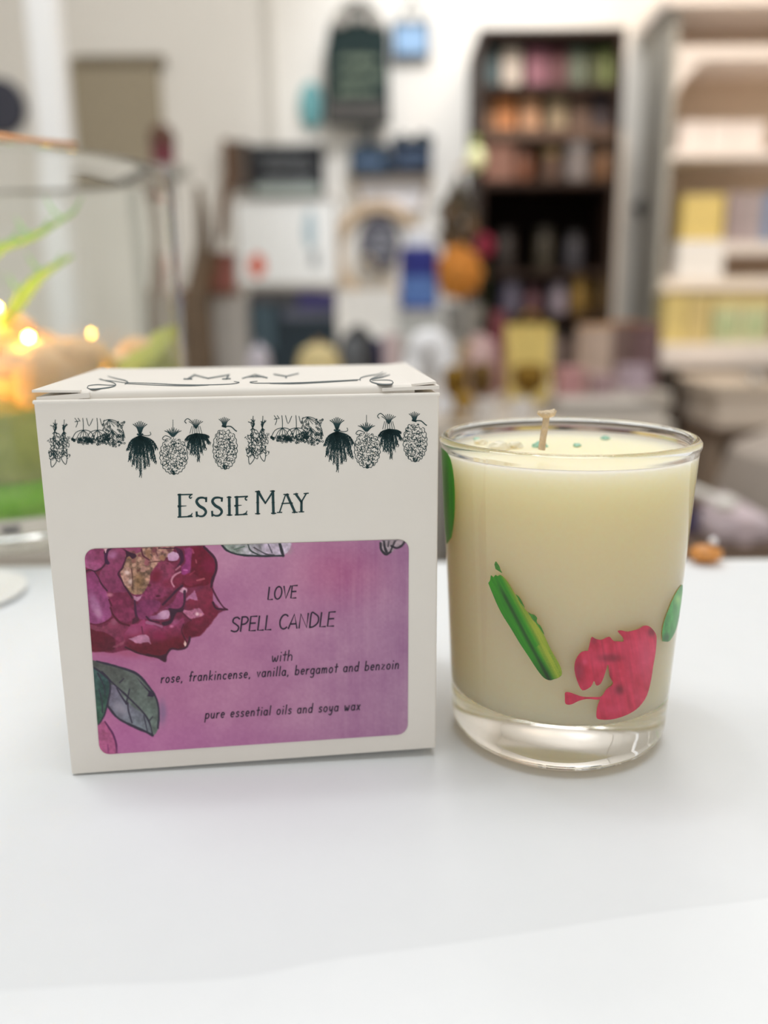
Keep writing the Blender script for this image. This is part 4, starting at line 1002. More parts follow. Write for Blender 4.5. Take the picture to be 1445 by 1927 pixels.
MB().tube(smooth_line(lead + seq_, 3), .0004, 6).build('wire', cu_m, fl, smooth=True)
led_m = M((255, 214, 140), .4, emit=(255, 190, 70), emit_k=140, name='warm_led')
for k, p in enumerate(seq_):
    MB().blob(p, (.0017, .0017, .0017), 12).build('bulb', led_m, fl, smooth=True)
clr = glass_mat('clear_bead')
for k in (5, 7, 9):
    MB().blob((wp_[k][0], wp_[k][1], wp_[k][2] + .0012), (.0012, .0012, .0012), 10).build('bulb', M((235, 225, 205), .15, var=.02), fl, smooth=True)

# ------------------------------------------------------------------ small things on the counter
cst = thing('round_dish', (G(-95, 1122).x, G(-95, 1122).y, T), 'small white round dish on the paper in front of the jar', 'dish')
dx_ = G(42, 1120).x - cst.location.x
MB().lathe(cst.location.x, cst.location.y, [(0, T + .0002), (dx_ - .001, T + .0002), (dx_, T + .0012), (dx_, T + .0018), (dx_ - .0008, T + .0021), (dx_ - .0016, T + .0019), (dx_ - .0020, T + .0016), (0, T + .0014)], 64).build('dish', M((244, 244, 242), .4, var=.01), cst, smooth=True, angle=40)
pt = G(1318, 1050)
tag(MB().blob((pt.x, pt.y - .004, T + .0028), (.0056, .0050, .0030), 16, .12, 4).build('amber_stone', M((206, 138, 66), .35, var=.3, scale=200), smooth=True), 'amber brown tumbled stone on the far counter edge behind the candle', 'stone')
tag(MB().blob((pt.x + .0022, pt.y - .004, T + .0070), (.0015, .0015, .0015), 14).build('bead', M((236, 236, 240), .12, .6, var=.02), smooth=True), 'tiny shiny clear bead resting on the amber stone', 'bead')

# ------------------------------------------------------------------ helpers for the shop behind: sizes read at their own distance
def span(x0, y0, x1, y1, Y):
    xm, ym = (x0 + x1) / 2, (y0 + y1) / 2
    return P(x0, ym, Y).x, P(x1, ym, Y).x, P(xm, y1, Y).z, P(xm, y0, Y).z
def slab(mb, rect, Y, dep):
    x0, x1, z0, z1 = span(*rect, Y)
    return mb.box(x0, x1, Y, Y + dep, z0, z1)
def base(rect, Y, dep=.0):
    x0, x1, z0, z1 = span(*rect, Y)
    return ((x0 + x1) / 2, Y + dep / 2, z0)
def scribble(mb, rect, Y, rows, rnd, w=.006, fillr=.8):
    x0, x1, z0, z1 = span(*rect, Y)
    for r in range(rows):
        z = z1 - (r + .5) * (z1 - z0) / rows; h = (z1 - z0) / rows * .55
        x = x0 + (x1 - x0) * rnd.uniform(.02, .15)
        xe = x1 - (x1 - x0) * rnd.uniform(.02, .2)
        while x < xe:
            l = rnd.uniform(.5, 1.1) * h
            pts = [(x + l * q / 4, z + h / 2 * (1 if q % 2 else -1) * rnd.uniform(.3, 1)) for q in range(5)]
            ribbon(mb, pts, w, lambda a, c: (a, Y - .0015, c))
            x += l * 1.25
charcoal = M((44, 46, 50), .8, var=.12, scale=20, spec=.2)
chalk_m = M((128, 132, 136), .9, var=.1)
brown_m = M((104, 74, 50), .6, var=.25, scale=30)
cream_m = M((236, 228, 208), .6, var=.04)
string_m = M((196, 172, 140), .9, var=.15, scale=200)

# ------------------------------------------------------------------ left side: post, wall panel, plaque, lantern
px0, px1 = P(58, 150, 1.9).x, P(112, 150, 1.9).x
post = thing('white_post', ((px0 + px1) / 2, 1.95, 0), 'glossy white square post rising behind the glass jar', 'post')
MB().box(px0, px1, 1.9, 1.9 + px1 - px0, 0.06, 2.62).build('shaft', M((248, 250, 252), .3, var=.01), post, bevel=.006)
MB().box(px0 - .01, px1 + .01, 1.89, 1.91 + px1 - px0, 0.0, 0.06).build('foot', M((236, 238, 240), .4, var=.01), post)
wp4 = thing('wall_panel', base((142, 108, 304, 392), YB - .03), 'taupe linen wall panel hanging behind the white post', 'panel')
slab(MB(), (142, 108, 304, 392), YB - .03, .03).build('linen', M((166, 156, 136), .9, var=.08, scale=50), wp4)
slab(MB(), (140, 104, 306, 122), YB - .036, .035).build('rail', M((128, 118, 100), .7, var=.1), wp4)
c = P(-4, 200, YB - .02)
tag(MB().lathe(c.x, c.z, [(0, 0), (.075, 0), (.08, .004), (.08, .012), (.075, .016), (0, .016)], 40).build('round_plaque', M((70, 72, 86), .7, var=.12)), 'dark slate blue round plaque on the wall, cut by the picture edge', 'plaque')
o = bpy.data.objects['round_plaque']
me = o.data
for vtx in me.vertices:                     # stand the disc up against the wall
    x, y, z = vtx.co + o.location
    vtx.co = (x - c.x, YB - .002 - z, y - c.z)
o.location = (c.x, 0, c.z)
# lantern on a grey stand
gl0 = P(308, 300, 2.2)
lan = thing('red_lantern', (gl0.x, 2.2, gl0.z - .02), 'small dark red lantern with a brown lid on the grey stand', 'lantern')
zl0, zl1 = gl0.z - .02, P(308, 236, 2.2).z
MB().lathe(gl0.x, 2.2, [(0, zl0), (.026, zl0), (.028, zl0 + .01), (.028, zl0 + (zl1 - zl0) * .55), (0, zl0 + (zl1 - zl0) * .55)], 20).build('body', M((112, 52, 62), .6, var=.15), lan, smooth=True)
MB().lathe(gl0.x, 2.2, [(0, zl0 + (zl1 - zl0) * .55), (.031, zl0 + (zl1 - zl0) * .56), (.030, zl0 + (zl1 - zl0) * .8), (.016, zl1), (0, zl1)], 20).build('lid', M((88, 56, 42), .6, var=.15), lan, smooth=True)
std = thing('lantern_stand', (gl0.x, 2.2, 0), 'slim pale grey pedestal stand carrying the red lantern', 'stand')
grey_m = M((186, 186, 180), .7, var=.05)
MB().lathe(gl0.x, 2.2, [(0, 0), (.11, 0), (.11, .02), (.02, .05), (.02, zl0 - .03), (.02, zl0 - .02)], 20).build('column', grey_m, std, smooth=True)
MB().lathe(gl0.x, 2.2, [(0, zl0 - .0205), (.055, zl0 - .0205), (.06, zl0 - .012), (.06, zl0 - .0005), (0, zl0 - .0005)], 24).build('top', grey_m, std, smooth=True)

# ------------------------------------------------------------------ display table in the middle of the shop
DZ, DY0, DY1 = 0.68, 1.18, 1.86
dt = thing('display_table', (-.08, 1.5, 0), 'long pale grey display table behind the counter', 'table')
dx0, dx1 = P(250, 760, 1.5).x, P(1262, 780, 1.2).x
pale_m = M((196, 188, 178), .6, var=.05, scale=15)
MB().box(dx0, dx1, DY0, DY1, DZ - .035, DZ).build('tabletop', pale_m, dt, bevel=.003)
for x in (dx0 + .05, dx1 - .05):
    for y in (DY0 + .05, DY1 - .05):
        MB().box(x - .025, x + .025, y - .025, y + .025, 0, DZ - .035).build('leg', pale_m, dt)

def on_table(rect, Y): return (rect[0], rect[1], rect[2], rect[3])
# driftwood sculpture
dw = thing('driftwood', (P(375, 690, 1.6).x, 1.6, DZ), 'brown forked driftwood branch standing on the display table', 'branch')
wood_m = M((104, 88, 72), .85, var=.25, scale=25, bump=.5)
b0 = P(372, 700, 1.6); b0.z = DZ
MB().tube([b0, P(370, 640, 1.6), P(368, 580, 1.6), P(376, 520, 1.6), P(384, 460, 1.6), P(380, 400, 1.6), P(372, 350, 1.6)], [.034, .030, .027, .020, .014, .011, .006], 12).build('trunk', wood_m, dw, smooth=True)
MB().tube([P(366, 590, 1.6), P(352, 560, 1.6), P(343, 545, 1.6)], [.018, .012, .006], 10).build('stub', M((112, 76, 52), .85, var=.2), dw, smooth=True)
MB().tube([P(378, 545, 1.6), P(400, 500, 1.6), P(416, 440, 1.6), P(420, 380, 1.6), P(432, 330, 1.6), P(430, 268, 1.6)], [.018, .012, .009, .009, .010, .006], 10).build('limb', brown_m, dw, smooth=True)
# terracotta tin leaning in the fork
r_ = (386, 475, 440, 545)
tt = P(413, 545, 1.66)
shelf_l = thing('riser', (P(420, 620, 1.68).x, 1.70, DZ), 'narrow light grey display riser between driftwood and slate board', 'riser')
xr0, xr1 = P(392, 620, 1.64).x, P(462, 620, 1.64).x
MB().box(xr0, xr1, 1.64, 1.74, DZ, tt.z - .012).build('block', M((176, 172, 168), .7, var=.05), shelf_l)
MB().box(xr0 - .006, xr1 - .02, 1.632, 1.745, tt.z - .0118, tt.z).build('cap', M((120, 90, 74), .7, var=.1), shelf_l)
tin = thing('terracotta_tin', (tt.x, 1.69, tt.z), 'faded terracotta red tin on the narrow grey riser', 'tin')
x0, x1, z0, z1 = span(*r_, 1.66)
MB().lathe(tt.x, 1.69, [(0, tt.z), ((x1 - x0) / 2, tt.z), ((x1 - x0) / 2, tt.z + (z1 - z0) * .8), (0, tt.z + (z1 - z0) * .8)], 24).build('body', M((150, 92, 84), .6, var=.12), tin, smooth=True, angle=40)
MB().lathe(tt.x, 1.69, [(0, tt.z + (z1 - z0) * .8), ((x1 - x0) / 2 + .002, tt.z + (z1 - z0) * .8), ((x1 - x0) / 2 + .002, tt.z + z1 - z0), (0, tt.z + z1 - z0)], 24).build('lid', M((124, 70, 62), .6, var=.12), tin, smooth=True, angle=40)

# ------------------------------------------------------------------ signs on the back wall
rnd = random.Random(21)
def board(name, label, cat, rect, Y, mt, frame=None, fw=.012, text=None, rows=3, dep=None, twc=chalk_m, tw=.006, inset=.12):
    x0, x1, z0, z1 = span(*rect, Y)
    dep = dep or (YB - Y)
    t = thing(name, ((x0 + x1) / 2, Y + dep / 2, z0), label, cat)
    MB().box(x0, x1, Y, Y + dep, z0, z1).build('panel', mt, t, bevel=.002)
    if frame:
        for a in ((x0 - fw, x1 + fw, z1, z1 + fw), (x0 - fw, x1 + fw, z0 - fw, z0), (x0 - fw, x0, z0, z1), (x1, x1 + fw, z0, z1)):
            MB().box(a[0], a[1], Y - .004, Y + dep, a[2], a[3]).build('frame_rail', frame, t)
    if text:
        w, h = rect[2] - rect[0], rect[3] - rect[1]
        mb = MB(); scribble(mb, (rect[0] + w * inset, rect[1] + h * .1, rect[2] - w * inset, rect[3] - h * .1), Y, rows, rnd, tw)
        mb.build('chalk_writing', twc, t)
    return t
tb = board('chalkboard', 'wide charcoal chalkboard with a brown left post and grey writing above the white board', 'sign', (468, 272, 608, 364), 2.76, charcoal, text=True, rows=3, tw=.007)
slab(MB(), (430, 266, 467, 352), 2.765, .034).build('side_panel', M((92, 80, 72), .7, var=.2), tb)
slab(MB(), (420, 262, 434, 352), 2.755, .044).build('side_post', brown_m, tb)
slab(MB(), (478, 348, 602, 366), 2.752, .006).build('highlight_strip', M((170, 182, 178), .7, var=.05), tb)  # pale strip standing in for the highlight along the board's bottom
wb_ = board('picture_board', 'large white picture board with an orange red spot and pale blue stroke', 'picture', (446, 378, 632, 534), 2.77, M((244, 247, 248), .6, var=.01), M((178, 172, 166), .6, var=.03), .006)
for rect, mt, nm in (((468, 478, 500, 522), M((222, 108, 84), .7, var=.1), 'orange_spot'), ((572, 396, 594, 470), M((172, 196, 208), .7, var=.1), 'blue_stroke'), ((584, 470, 600, 505), M((150, 158, 164), .7, var=.1), 'grey_stroke')):
    x0, x1, z0, z1 = span(*rect, 2.77)
    MB().blob(((x0 + x1) / 2, 2.7695, (z0 + z1) / 2), ((x1 - x0) / 2, .002, (z1 - z0) / 2), 16, .25, 3).build(nm, mt, wb_, smooth=True)
# arched dark sign
x0, x1, z0, z1 = span(610, 4, 733, 232, 2.72)
ol = [(x0, z0)] + [(x1, z0), (x1 - .004, z0 + (z1 - z0) * .62)]
cxm, rr = (x0 + x1) / 2 + .004, (x1 - x0) / 2
ol += [(cxm + (rr - .006) * math.cos(q), z0 + (z1 - z0) * .66 + (z1 - z0) * .36 * math.sin(q)) for q in np.linspace(.05, math.pi - .05, 18)]
ol += [(x0 + .004, z0 + (z1 - z0) * .62)]
as_ = thing('arched_sign', ((x0 + x1) / 2, 2.73, z0), 'tall arched dark green black sign with pale chalk writing', 'sign')
MB().prism(ol, 2.72, 2.75).build('panel', M((34, 48, 48), .85, var=.3, scale=10, spec=.2), as_)
mb = MB()
mb.tube([(cxm + (rr - .02) * math.cos(q), 2.716, z0 + (z1 - z0) * .70 + (z1 - z0) * .30 * math.sin(q)) for q in np.linspace(.3, math.pi - .3, 16)], .007, 8)
for q in (-.5, 0, .5): mb.blob((cxm + q * .09, 2.715, z0 + (z1 - z0) * (.88 - abs(q) * .06)), (.022, .006, .016), 10, .4, int(q * 10) + 9)
mb.build('floral_crest', M((176, 172, 166), .8, var=.1), as_, smooth=True)
mb = MB(); scribble(mb, (630, 96, 718, 186), 2.72, 3, rnd, .009); mb.build('chalk_writing', M((128, 142, 124), .9, var=.1), as_)
slab(MB(), (616, 190, 728, 226), 2.716, .006).build('lower_band', M((78, 76, 74), .8, var=.1), as_)
slab(MB(), (684, 228, 704, 268), 2.735, .02).build('hanging_strap', M((70, 72, 74), .8), as_)
MB().box((x0 + x1) / 2 - .03, (x0 + x1) / 2 + .03, 2.75, 2.80, z1 - .08, z1 - .04).build('wall_bracket', charcoal, as_)
# teal plaque and blue sign
c = P(584, 196, 2.765)
tag(MB().blob((c.x, 2.785, c.z), (.036, .0145, .066), 24).build('oval_plaque', M((112, 172, 178), .6, var=.12), smooth=True), 'pale teal oval plaque half behind the arched dark sign', 'plaque')
bs = board('hanging_sign', 'small light blue sign hanging beside the arched dark sign', 'sign', (744, 48, 802, 100), 2.775, M((150, 186, 224), .6, var=.06), M((88, 104, 122), .7, var=.1), .010)
MB().tube([P(748, 46, 2.775), P(776, -8, 2.79), P(800, 46, 2.775)], .004, 6).build('cord', M((110, 110, 100), .9), bs)
# twin slate sign on a cord with the macrame ring below
ts = thing('slate_sign', base((658, 268, 812, 324), 2.73), 'navy slate double sign with pale blue writing and leafy top edge', 'sign')
slab(MB(), (658, 274, 734, 328), 2.73, .03).build('panel', M((42, 58, 74), .8, var=.2, spec=.2), ts)
slab(MB(), (736, 270, 812, 322), 2.73, .03).build('panel', M((34, 42, 58), .8, var=.2, spec=.2), ts)
for q, (a_, b_) in enumerate(((744, 268), (760, 262), (778, 270), (794, 260), (806, 266), (690, 272))):
    p_ = P(a_, b_, 2.74); MB().blob((p_.x, 2.745, p_.z), (.018, .010, .018), 10, .4, q).build('leaf_edging', M((46, 58, 66), .8, var=.2), ts, smooth=True)
mb = MB(); scribble(mb, (666, 284, 728, 320), 2.73, 1, rnd, .009); scribble(mb, (744, 280, 806, 316), 2.73, 2, rnd, .0045); mb.build('chalk_writing', M((112, 136, 170), .9), ts)
x0, x1, z0, z1 = span(658, 268, 812, 324, 2.76)
MB().box(x0 + .03, x1 - .03, 2.76, 2.80, z0 + .02, z0 + .05).build('wall_batten', charcoal, ts)
# white paper bag with tan handle strings under the slate sign
bgp = thing('hanging_banner', base((672, 334, 802, 396), 2.78), 'white cloth banner with tan hems below the slate sign', 'banner')
slab(MB(), (676, 332, 800, 394), 2.785, .014).build('cloth', M((248, 246, 250), .7, var=.02), bgp)
for a_ in ((660, 332, 686, 402), (812, 332, 790, 402)):
    MB().tube([P(a_[0], a_[1], 2.78), P((a_[0] + a_[2]) / 2, (a_[1] + a_[3]) / 2, 2.785), P(a_[2], a_[3], 2.785)], .006, 6).build('hem_cord', M((206, 186, 160), .9), bgp)
slab(MB(), (662, 324, 810, 333), 2.77, .02).build('rod', M((196, 180, 156), .8, var=.1), bgp)
cw = P(712, 474, 2.75)
wr = thing('wicker_ring', (cw.x, 2.77, cw.z - .14), 'tan wicker ring hanging on the wall around a slate disc', 'wreath')
for k_, (r_, rad_) in enumerate(((.130, .010), (.118, .008), (.140, .006))):
    MB().tube([(cw.x + r_ * math.cos(q), 2.785 - .003 * k_, cw.z + r_ * 1.06 * math.sin(q)) for q in np.linspace(0, 2 * math.pi, 40)], rad_, 8).build('hoop', M((206, 184, 156), .85, var=.15, scale=120), wr, smooth=True)
cd = P(713, 458, 2.74)
sd_ = thing('slate_disc', (cd.x, 2.75, cd.z - .085), 'round charcoal slate disc with grey chalk lines', 'plaque')
ol = [(cd.x + .062 * math.cos(q), cd.z + .082 * math.sin(q)) for q in np.linspace(0, 2 * math.pi, 33)[:-1]]
MB().prism(ol, 2.74, 2.772).build('disc', M((76, 76, 88), .75, var=.15, scale=20), sd_)
mb = MB(); scribble(mb, (690, 430, 738, 486), 2.74, 3, rnd, .009); mb.build('chalk_writing', M((158, 162, 172), .9), sd_)
wbag = thing('paper_bag', base((644, 546, 742, 634), 2.2), 'plain white paper bag with twine handle left of the blue bottle', 'bag')
# ------------------------------------------------------------------ low sideboard along the back wall, left of the bookcase, and the things on it
SBZ = P(690, 636, 2.3).z
sb = thing('sideboard', (-.15, 2.5, 0), 'plain white sideboard against the back wall, left of the bookcase', 'sideboard')
sx0, sx1 = P(440, 640, 2.25).x, P(850, 640, 2.25).x
MB().box(sx0, sx1, 2.25, 2.78, SBZ - .03, SBZ).build('top', M((206, 204, 200), .6, var=.03), sb)
MB().box(sx0 + .02, sx1 - .02, 2.28, 2.78, 0.0, SBZ - .03).build('carcase', M((190, 188, 184), .6, var=.03), sb)
x0, x1, z0, z1 = span(644, 546, 742, 634, 2.30); z0 = SBZ
MB().hexa([(x0, 2.30, z0), (x1, 2.30, z0), (x1 + .006, 2.32, z1), (x0 - .004, 2.32, z1)], [(x0, 2.38, z0), (x1, 2.38, z0), (x1 + .006, 2.35, z1), (x0 - .004, 2.35, z1)]).build('sack', M((236, 236, 234), .8, var=.02), wbag)
wbag.location = ((x0 + x1) / 2, 2.34, z0)
for c_ in wbag.children: bpy.data.objects.remove(c_)
MB().hexa([(x0, 2.30, z0), (x1, 2.30, z0), (x1 + .006, 2.32, z1), (x0 - .004, 2.32, z1)], [(x0, 2.38, z0), (x1, 2.38, z0), (x1 + .006, 2.35, z1), (x0 - .004, 2.35, z1)]).build('sack', M((236, 236, 234), .8, var=.02), wbag)
MB().tube(smooth_line([(x0 + .04, 2.335, z1 - .01), (x0 + .045, 2.335, z1 + .05), ((x0 + x1) / 2, 2.335, z1 + .085), (x1 - .045, 2.335, z1 + .05), (x1 - .04, 2.335, z1 - .01)], 4), .004, 6).build('handle', M((206, 188, 160), .9), wbag, smooth=True)
# blue spray bottle
x0, x1, z0, z1 = span(752, 430, 826, 582, 2.30); xc, rr = (x0 + x1) / 2, (x1 - x0) / 2
ped = thing('pedestal', (xc, 2.34, SBZ), 'pale grey block pedestal under the blue bottle', 'pedestal')
MB().box(xc - rr - .004, xc + rr + .004, 2.27, 2.41, SBZ, z0 - .006).build('block', M((196, 200, 200), .7, var=.03), ped)
MB().box(xc - rr - .008, xc + rr + .008, 2.265, 2.415, z0 - .006, z0).build('cap', M((206, 208, 208), .7, var=.03), ped)
bt = thing('blue_bottle', (xc, 2.34, z0), 'royal blue bottle with a white cap left of the orange flower', 'bottle')
h = z1 - z0
MB().lathe(xc, 2.34, [(0, z0), (rr * .96, z0), (rr, z0 + .006), (rr, z0 + h * .74), (rr * .85, z0 + h * .78), (0, z0 + h * .78)], 28).build('body', M((44, 52, 140), .4, var=.08), bt, smooth=True, angle=40)
MB().lathe(xc, 2.34, [(rr * 1.004, z0 + h * .06), (rr * 1.01, z0 + h * .07), (rr * 1.01, z0 + h * .40), (rr * 1.004, z0 + h * .41)], 28).build('label_band', M((92, 128, 196), .5, var=.15), bt, smooth=True)
MB().lathe(xc, 2.34, [(0, z0 + h * .78), (rr * .74, z0 + h * .78), (rr * .72, z1 - .004), (rr * .66, z1), (0, z1)], 24).build('cap', M((226, 232, 244), .4, var=.02), bt, smooth=True, angle=40)
# orange flower in a grey pot
fc = P(864, 512, 2.30)
fl_ = thing('orange_flower', (fc.x, 2.34, SBZ), 'big round orange paper flower in a grey pot, right of the blue bottle', 'flower')
x0, x1, z0, z1 = span(858, 572, 924, 640, 2.28)
MB().lathe(fc.x + .02, 2.36, [(0, SBZ), (.040, SBZ), (.050, SBZ + .06), (.052, z1), (.046, z1), (.044, z1 - .01), (0, z1 - .012)], 24).build('pot', M((158, 156, 152), .8, var=.06), fl_, smooth=True, angle=50)
MB().tube([(fc.x + .02, 2.36, z1 - .02), (fc.x + .01, 2.35, z1 + .02), (fc.x, 2.345, fc.z)], .005, 8).build('stem', M((96, 92, 50), .8), fl_)
om = M((206, 134, 52), .7, var=.3, scale=40)
rnd = random.Random(4)
for ring, (n_, rad_, sz) in enumerate(((9, .042, .024), (7, .026, .021), (4, .010, .018))):
    for k in range(n_):
        q = 2 * math.pi * k / n_ + ring * .4
        MB().blob((fc.x + rad_ * math.cos(q), 2.335 - .010 * ring, fc.z + rad_ * 1.15 * math.sin(q)), (sz, .010, sz), 10, .25, ring * 10 + k).build('petal', om, fl_, smooth=True)
rc = P(912, 462, 2.36)
rf = thing('crimson_flower', (rc.x, 2.37, SBZ), 'small crimson flower on a tall stem behind the orange flower', 'flower')
MB().tube([(rc.x, 2.37, SBZ), (rc.x + .008, 2.37, (SBZ + rc.z) / 2), (rc.x, 2.37, rc.z)], .004, 6).build('stem', M((60, 70, 44), .8), rf)
for k in range(6):
    q = k * math.pi / 3
    MB().blob((rc.x + .014 * math.cos(q), 2.365, rc.z + .018 * math.sin(q)), (.014, .01, .014), 10, .3, k).build('petal', M((142, 36, 62), .7, var=.2), rf, smooth=True)
# dried flowers hanging from the bookcase side
hb = P(862, 330, 2.42)
hbt = thing('dried_bunch', (hb.x, 2.42, P(862, 470, 2.42).z), 'dark dried flower bunch hanging beside the bookcase', 'dried flowers')
rnd = random.Random(12); mb = MB()
for k in range(46):
    a_ = rnd.uniform(826, 896); y_ = rnd.uniform(390, 470)
    e = P(a_, y_, 2.42); e.y = 2.42 + rnd.uniform(-.03, .05)
    mb.tube([hb, hb.lerp(e, .6) + Vector((rnd.uniform(-.01, .01), 0, 0)), e], [.003, .004, rnd.uniform(.004, .012)], 5)
mb.build('foliage', M((74, 66, 52), .9, var=.4, scale=60), hbt, smooth=True)
mb = MB()
for k in range(16):
    e = P(rnd.uniform(832, 890), rnd.uniform(400, 465), 2.42); e.y = 2.41 + rnd.uniform(-.03, .04)
    mb.blob(e, (.014, .012, .014), 8, .5, k)
mb.build('flower_heads', M((112, 88, 64), .9, var=.3, scale=60), hbt, smooth=True)
MB().tube([hb + Vector((0, 0, -.01)), hb + Vector((.0, 0, .02)), hb + Vector((.05, 0, .03))], .005, 6).build('twine', string_m, hbt)

# ------------------------------------------------------------------ the dark bookcase
BY0, BY1 = 2.50, 2.785
bx0, bx1 = P(900, 300, BY0).x + .016, P(1164, 300, BY0).x - .016
bk_m = M((50, 36, 29), .6, var=.25, scale=14, spec=.2)
bkz = P(1030, 66, BY0).z
bkc = thing('bookcase', ((bx0 + bx1) / 2, (BY0 + BY1) / 2, 0), 'tall dark brown bookcase full of packets and jars', 'bookcase')
MB().box(bx0 - .018, bx0, BY0, BY1, 0, bkz).build('side_panel', bk_m, bkc)
MB().box(bx1, bx1 + .018, BY0, BY1, 0, bkz).build('side_panel', bk_m, bkc)
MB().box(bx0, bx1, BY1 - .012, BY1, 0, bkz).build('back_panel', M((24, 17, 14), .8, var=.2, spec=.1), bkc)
MB().box(bx0 - .018, bx1 + .018, BY0 - .004, BY1, bkz, bkz + .016).build('top_panel', bk_m, bkc)
bz = [P(1030, y, BY0).z for y in (158, 240, 338, 508, 590, 700)]
for k, z in enumerate(bz):
    th_ = .018 if k != 1 else .030
    MB().box(bx0, bx1, BY0 + .002, BY1 - .012, z - th_, z).build('shelf', bk_m if k != 1 else M((98, 76, 62), .6, var=.15), bkc)
MB().box(bx0, bx1, BY1 - .03, BY1 - .0125, bz[2], bz[1] - .03).build('lining', M((150, 112, 96), .7, var=.1), bkc)
def packet(name, label, cat, rect, Y, z, dep, mt, top=None, group=None):
    x0, x1, _a, z1 = span(*rect, Y)
    t = thing(name, ((x0 + x1) / 2, Y + dep / 2, z), label, cat, group)
    h = z1 - z; xm = (x0 + x1) / 2; g_ = (x1 - x0) * .04
    MB().hexa([(x0 + g_, Y, z), (x1 - g_, Y, z), (x1 - g_, Y + dep * .25, z + h * .86), (x0 + g_, Y + dep * .25, z + h * .86)], [(x0 + g_, Y + dep, z), (x1 - g_, Y + dep, z), (x1 - g_, Y + dep * .6, z + h * .86), (x0 + g_, Y + dep * .6, z + h * .86)]).build('pouch', mt, t, bevel=.003)
    MB().box(x0 + g_, x1 - g_, Y + dep * .30, Y + dep * .55, z + h * .86, z + h).build('top_seal', top or mt, t)
    return t
rows1 = [(908, 942, (50, 74, 76), 'dark teal pouch at the left end of the top bookcase shelf'), (944, 984, (186, 172, 158), 'cream pouch beside the dark teal pouch on the bookcase'), (990, 1034, (128, 76, 90), 'dusty pink pouch in the middle of the top bookcase shelf'), (1036, 1070, (88, 42, 48), 'maroon pouch beside the dusty pink pouch'),
         (1072, 1104, (88, 98, 82), 'sage grey pouch on the top bookcase shelf'), (1106, 1130, (56, 64, 28), 'dark green pouch near the top right of the bookcase'), (1131, 1160, (104, 116, 62), 'light green pouch at the right end of the top bookcase shelf')]
for a_, b_, c_, l_ in rows1: packet('tea_pouch', l_, 'pouch', (a_, 86, b_, 157), 2.53, bz[0], .06, M(c_, .5, var=.15, scale=30), group='pouches in the bookcase')
rows2 = [(908, 932, (128, 90, 56), 'tan brown pouch at the left end of the second shelf'), (933, 972, (186, 118, 64), 'bright orange pouch on the second bookcase shelf'), (980, 1018, (186, 140, 104), 'peach pouch in the middle of the second bookcase shelf'), (1030, 1070, (146, 128, 100), 'beige pouch on the second bookcase shelf'), (1076, 1112, (98, 74, 60), 'brown pouch beside the beige pouch'), (1116, 1150, (54, 42, 48), 'purple black pouch at the right end of the second shelf')]
for a_, b_, c_, l_ in rows2: packet('tea_pouch', l_, 'pouch', (a_, 170, b_, 238), 2.53, bz[1], .06, M(c_, .5, var=.15, scale=30), group='pouches in the bookcase')
def jar_(label, xpx, wpx, ytop, Y, z, c, lidc, group='jars in the bookcase', rough=.35, metal=0.0, name='spice_jar', cat='jar'):
    x = P(xpx, ytop, Y).x; r = wpx / 2 * Y / FPX * 1.02; z1 = P(xpx, ytop, Y).z; h = z1 - z
    t = thing(name, (x, Y, z), label, cat, group)
    MB().lathe(x, Y, [(0, z), (r, z), (r, z + h * .72), (r * .8, z + h * .8), (0, z + h * .8)], 20).build('body', M(c, rough, metal, var=.12), t, smooth=True, angle=40)
    MB().lathe(x, Y, [(0, z + h * .8), (r * .86, z + h * .8), (r * .86, z + h), (0, z + h)], 20).build('lid', M(lidc, .4, metal, var=.1), t, smooth=True, angle=40)
x0, x1, _z, z1 = span(908, 264, 968, 338, 2.515)
wbx = thing('wooden_box', ((x0 + x1) / 2, 2.6, bz[2]), 'reddish brown wooden box at the left of the third bookcase shelf', 'box')
MB().box(x0, x1, 2.515, 2.70, bz[2], z1).build('body', M((138, 100, 86), .7, var=.1), wbx, bevel=.003)
MB().box(x0 - .003, x1 + .003, 2.512, 2.703, z1, z1 + .012).build('lid', M((146, 110, 96), .7, var=.1), wbx)
jar_('rust brown jar on the third bookcase shelf', 985, 34, 280, 2.55, bz[2], (110, 66, 44), (84, 54, 40))
jar_('dark brown jar left of the silver lidded jar', 1036, 38, 284, 2.55, bz[2], (96, 74, 62), (150, 128, 88))
jar_('silver lidded grey jar on the third bookcase shelf', 1086, 46, 264, 2.55, bz[2], (132, 124, 122), (206, 202, 206))
jar_('amber brown jar at the right end of the third shelf', 1136, 36, 276, 2.55, bz[2], (120, 86, 58), (110, 84, 62))
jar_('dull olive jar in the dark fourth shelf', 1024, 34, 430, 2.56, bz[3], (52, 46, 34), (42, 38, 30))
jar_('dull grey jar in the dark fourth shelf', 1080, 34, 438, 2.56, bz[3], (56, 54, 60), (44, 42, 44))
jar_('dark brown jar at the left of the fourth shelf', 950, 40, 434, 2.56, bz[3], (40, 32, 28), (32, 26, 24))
jar_('brassy jar near the right of the fifth bookcase shelf', 1090, 36, 520, 2.55, bz[4], (142, 114, 62), (150, 120, 66), metal=.7)
jar_('gold lidded jar at the right end of the fifth shelf', 1136, 34, 516, 2.55, bz[4], (110, 88, 52), (130, 106, 62), metal=.5)
jar_('grey lilac bottle on the fifth bookcase shelf', 1050, 34, 532, 2.55, bz[4], (142, 132, 144), (120, 112, 122), name='bottle', cat='bottle')
jar_('slate blue bottle on the fifth bookcase shelf', 960, 40, 520, 2.55, bz[4], (96, 92, 110), (80, 74, 86), name='bottle', cat='bottle')
jar_('plum red bottle on the fifth bookcase shelf', 1002, 30, 540, 2.55, bz[4], (104, 70, 78), (84, 52, 60), name='bottle', cat='bottle')
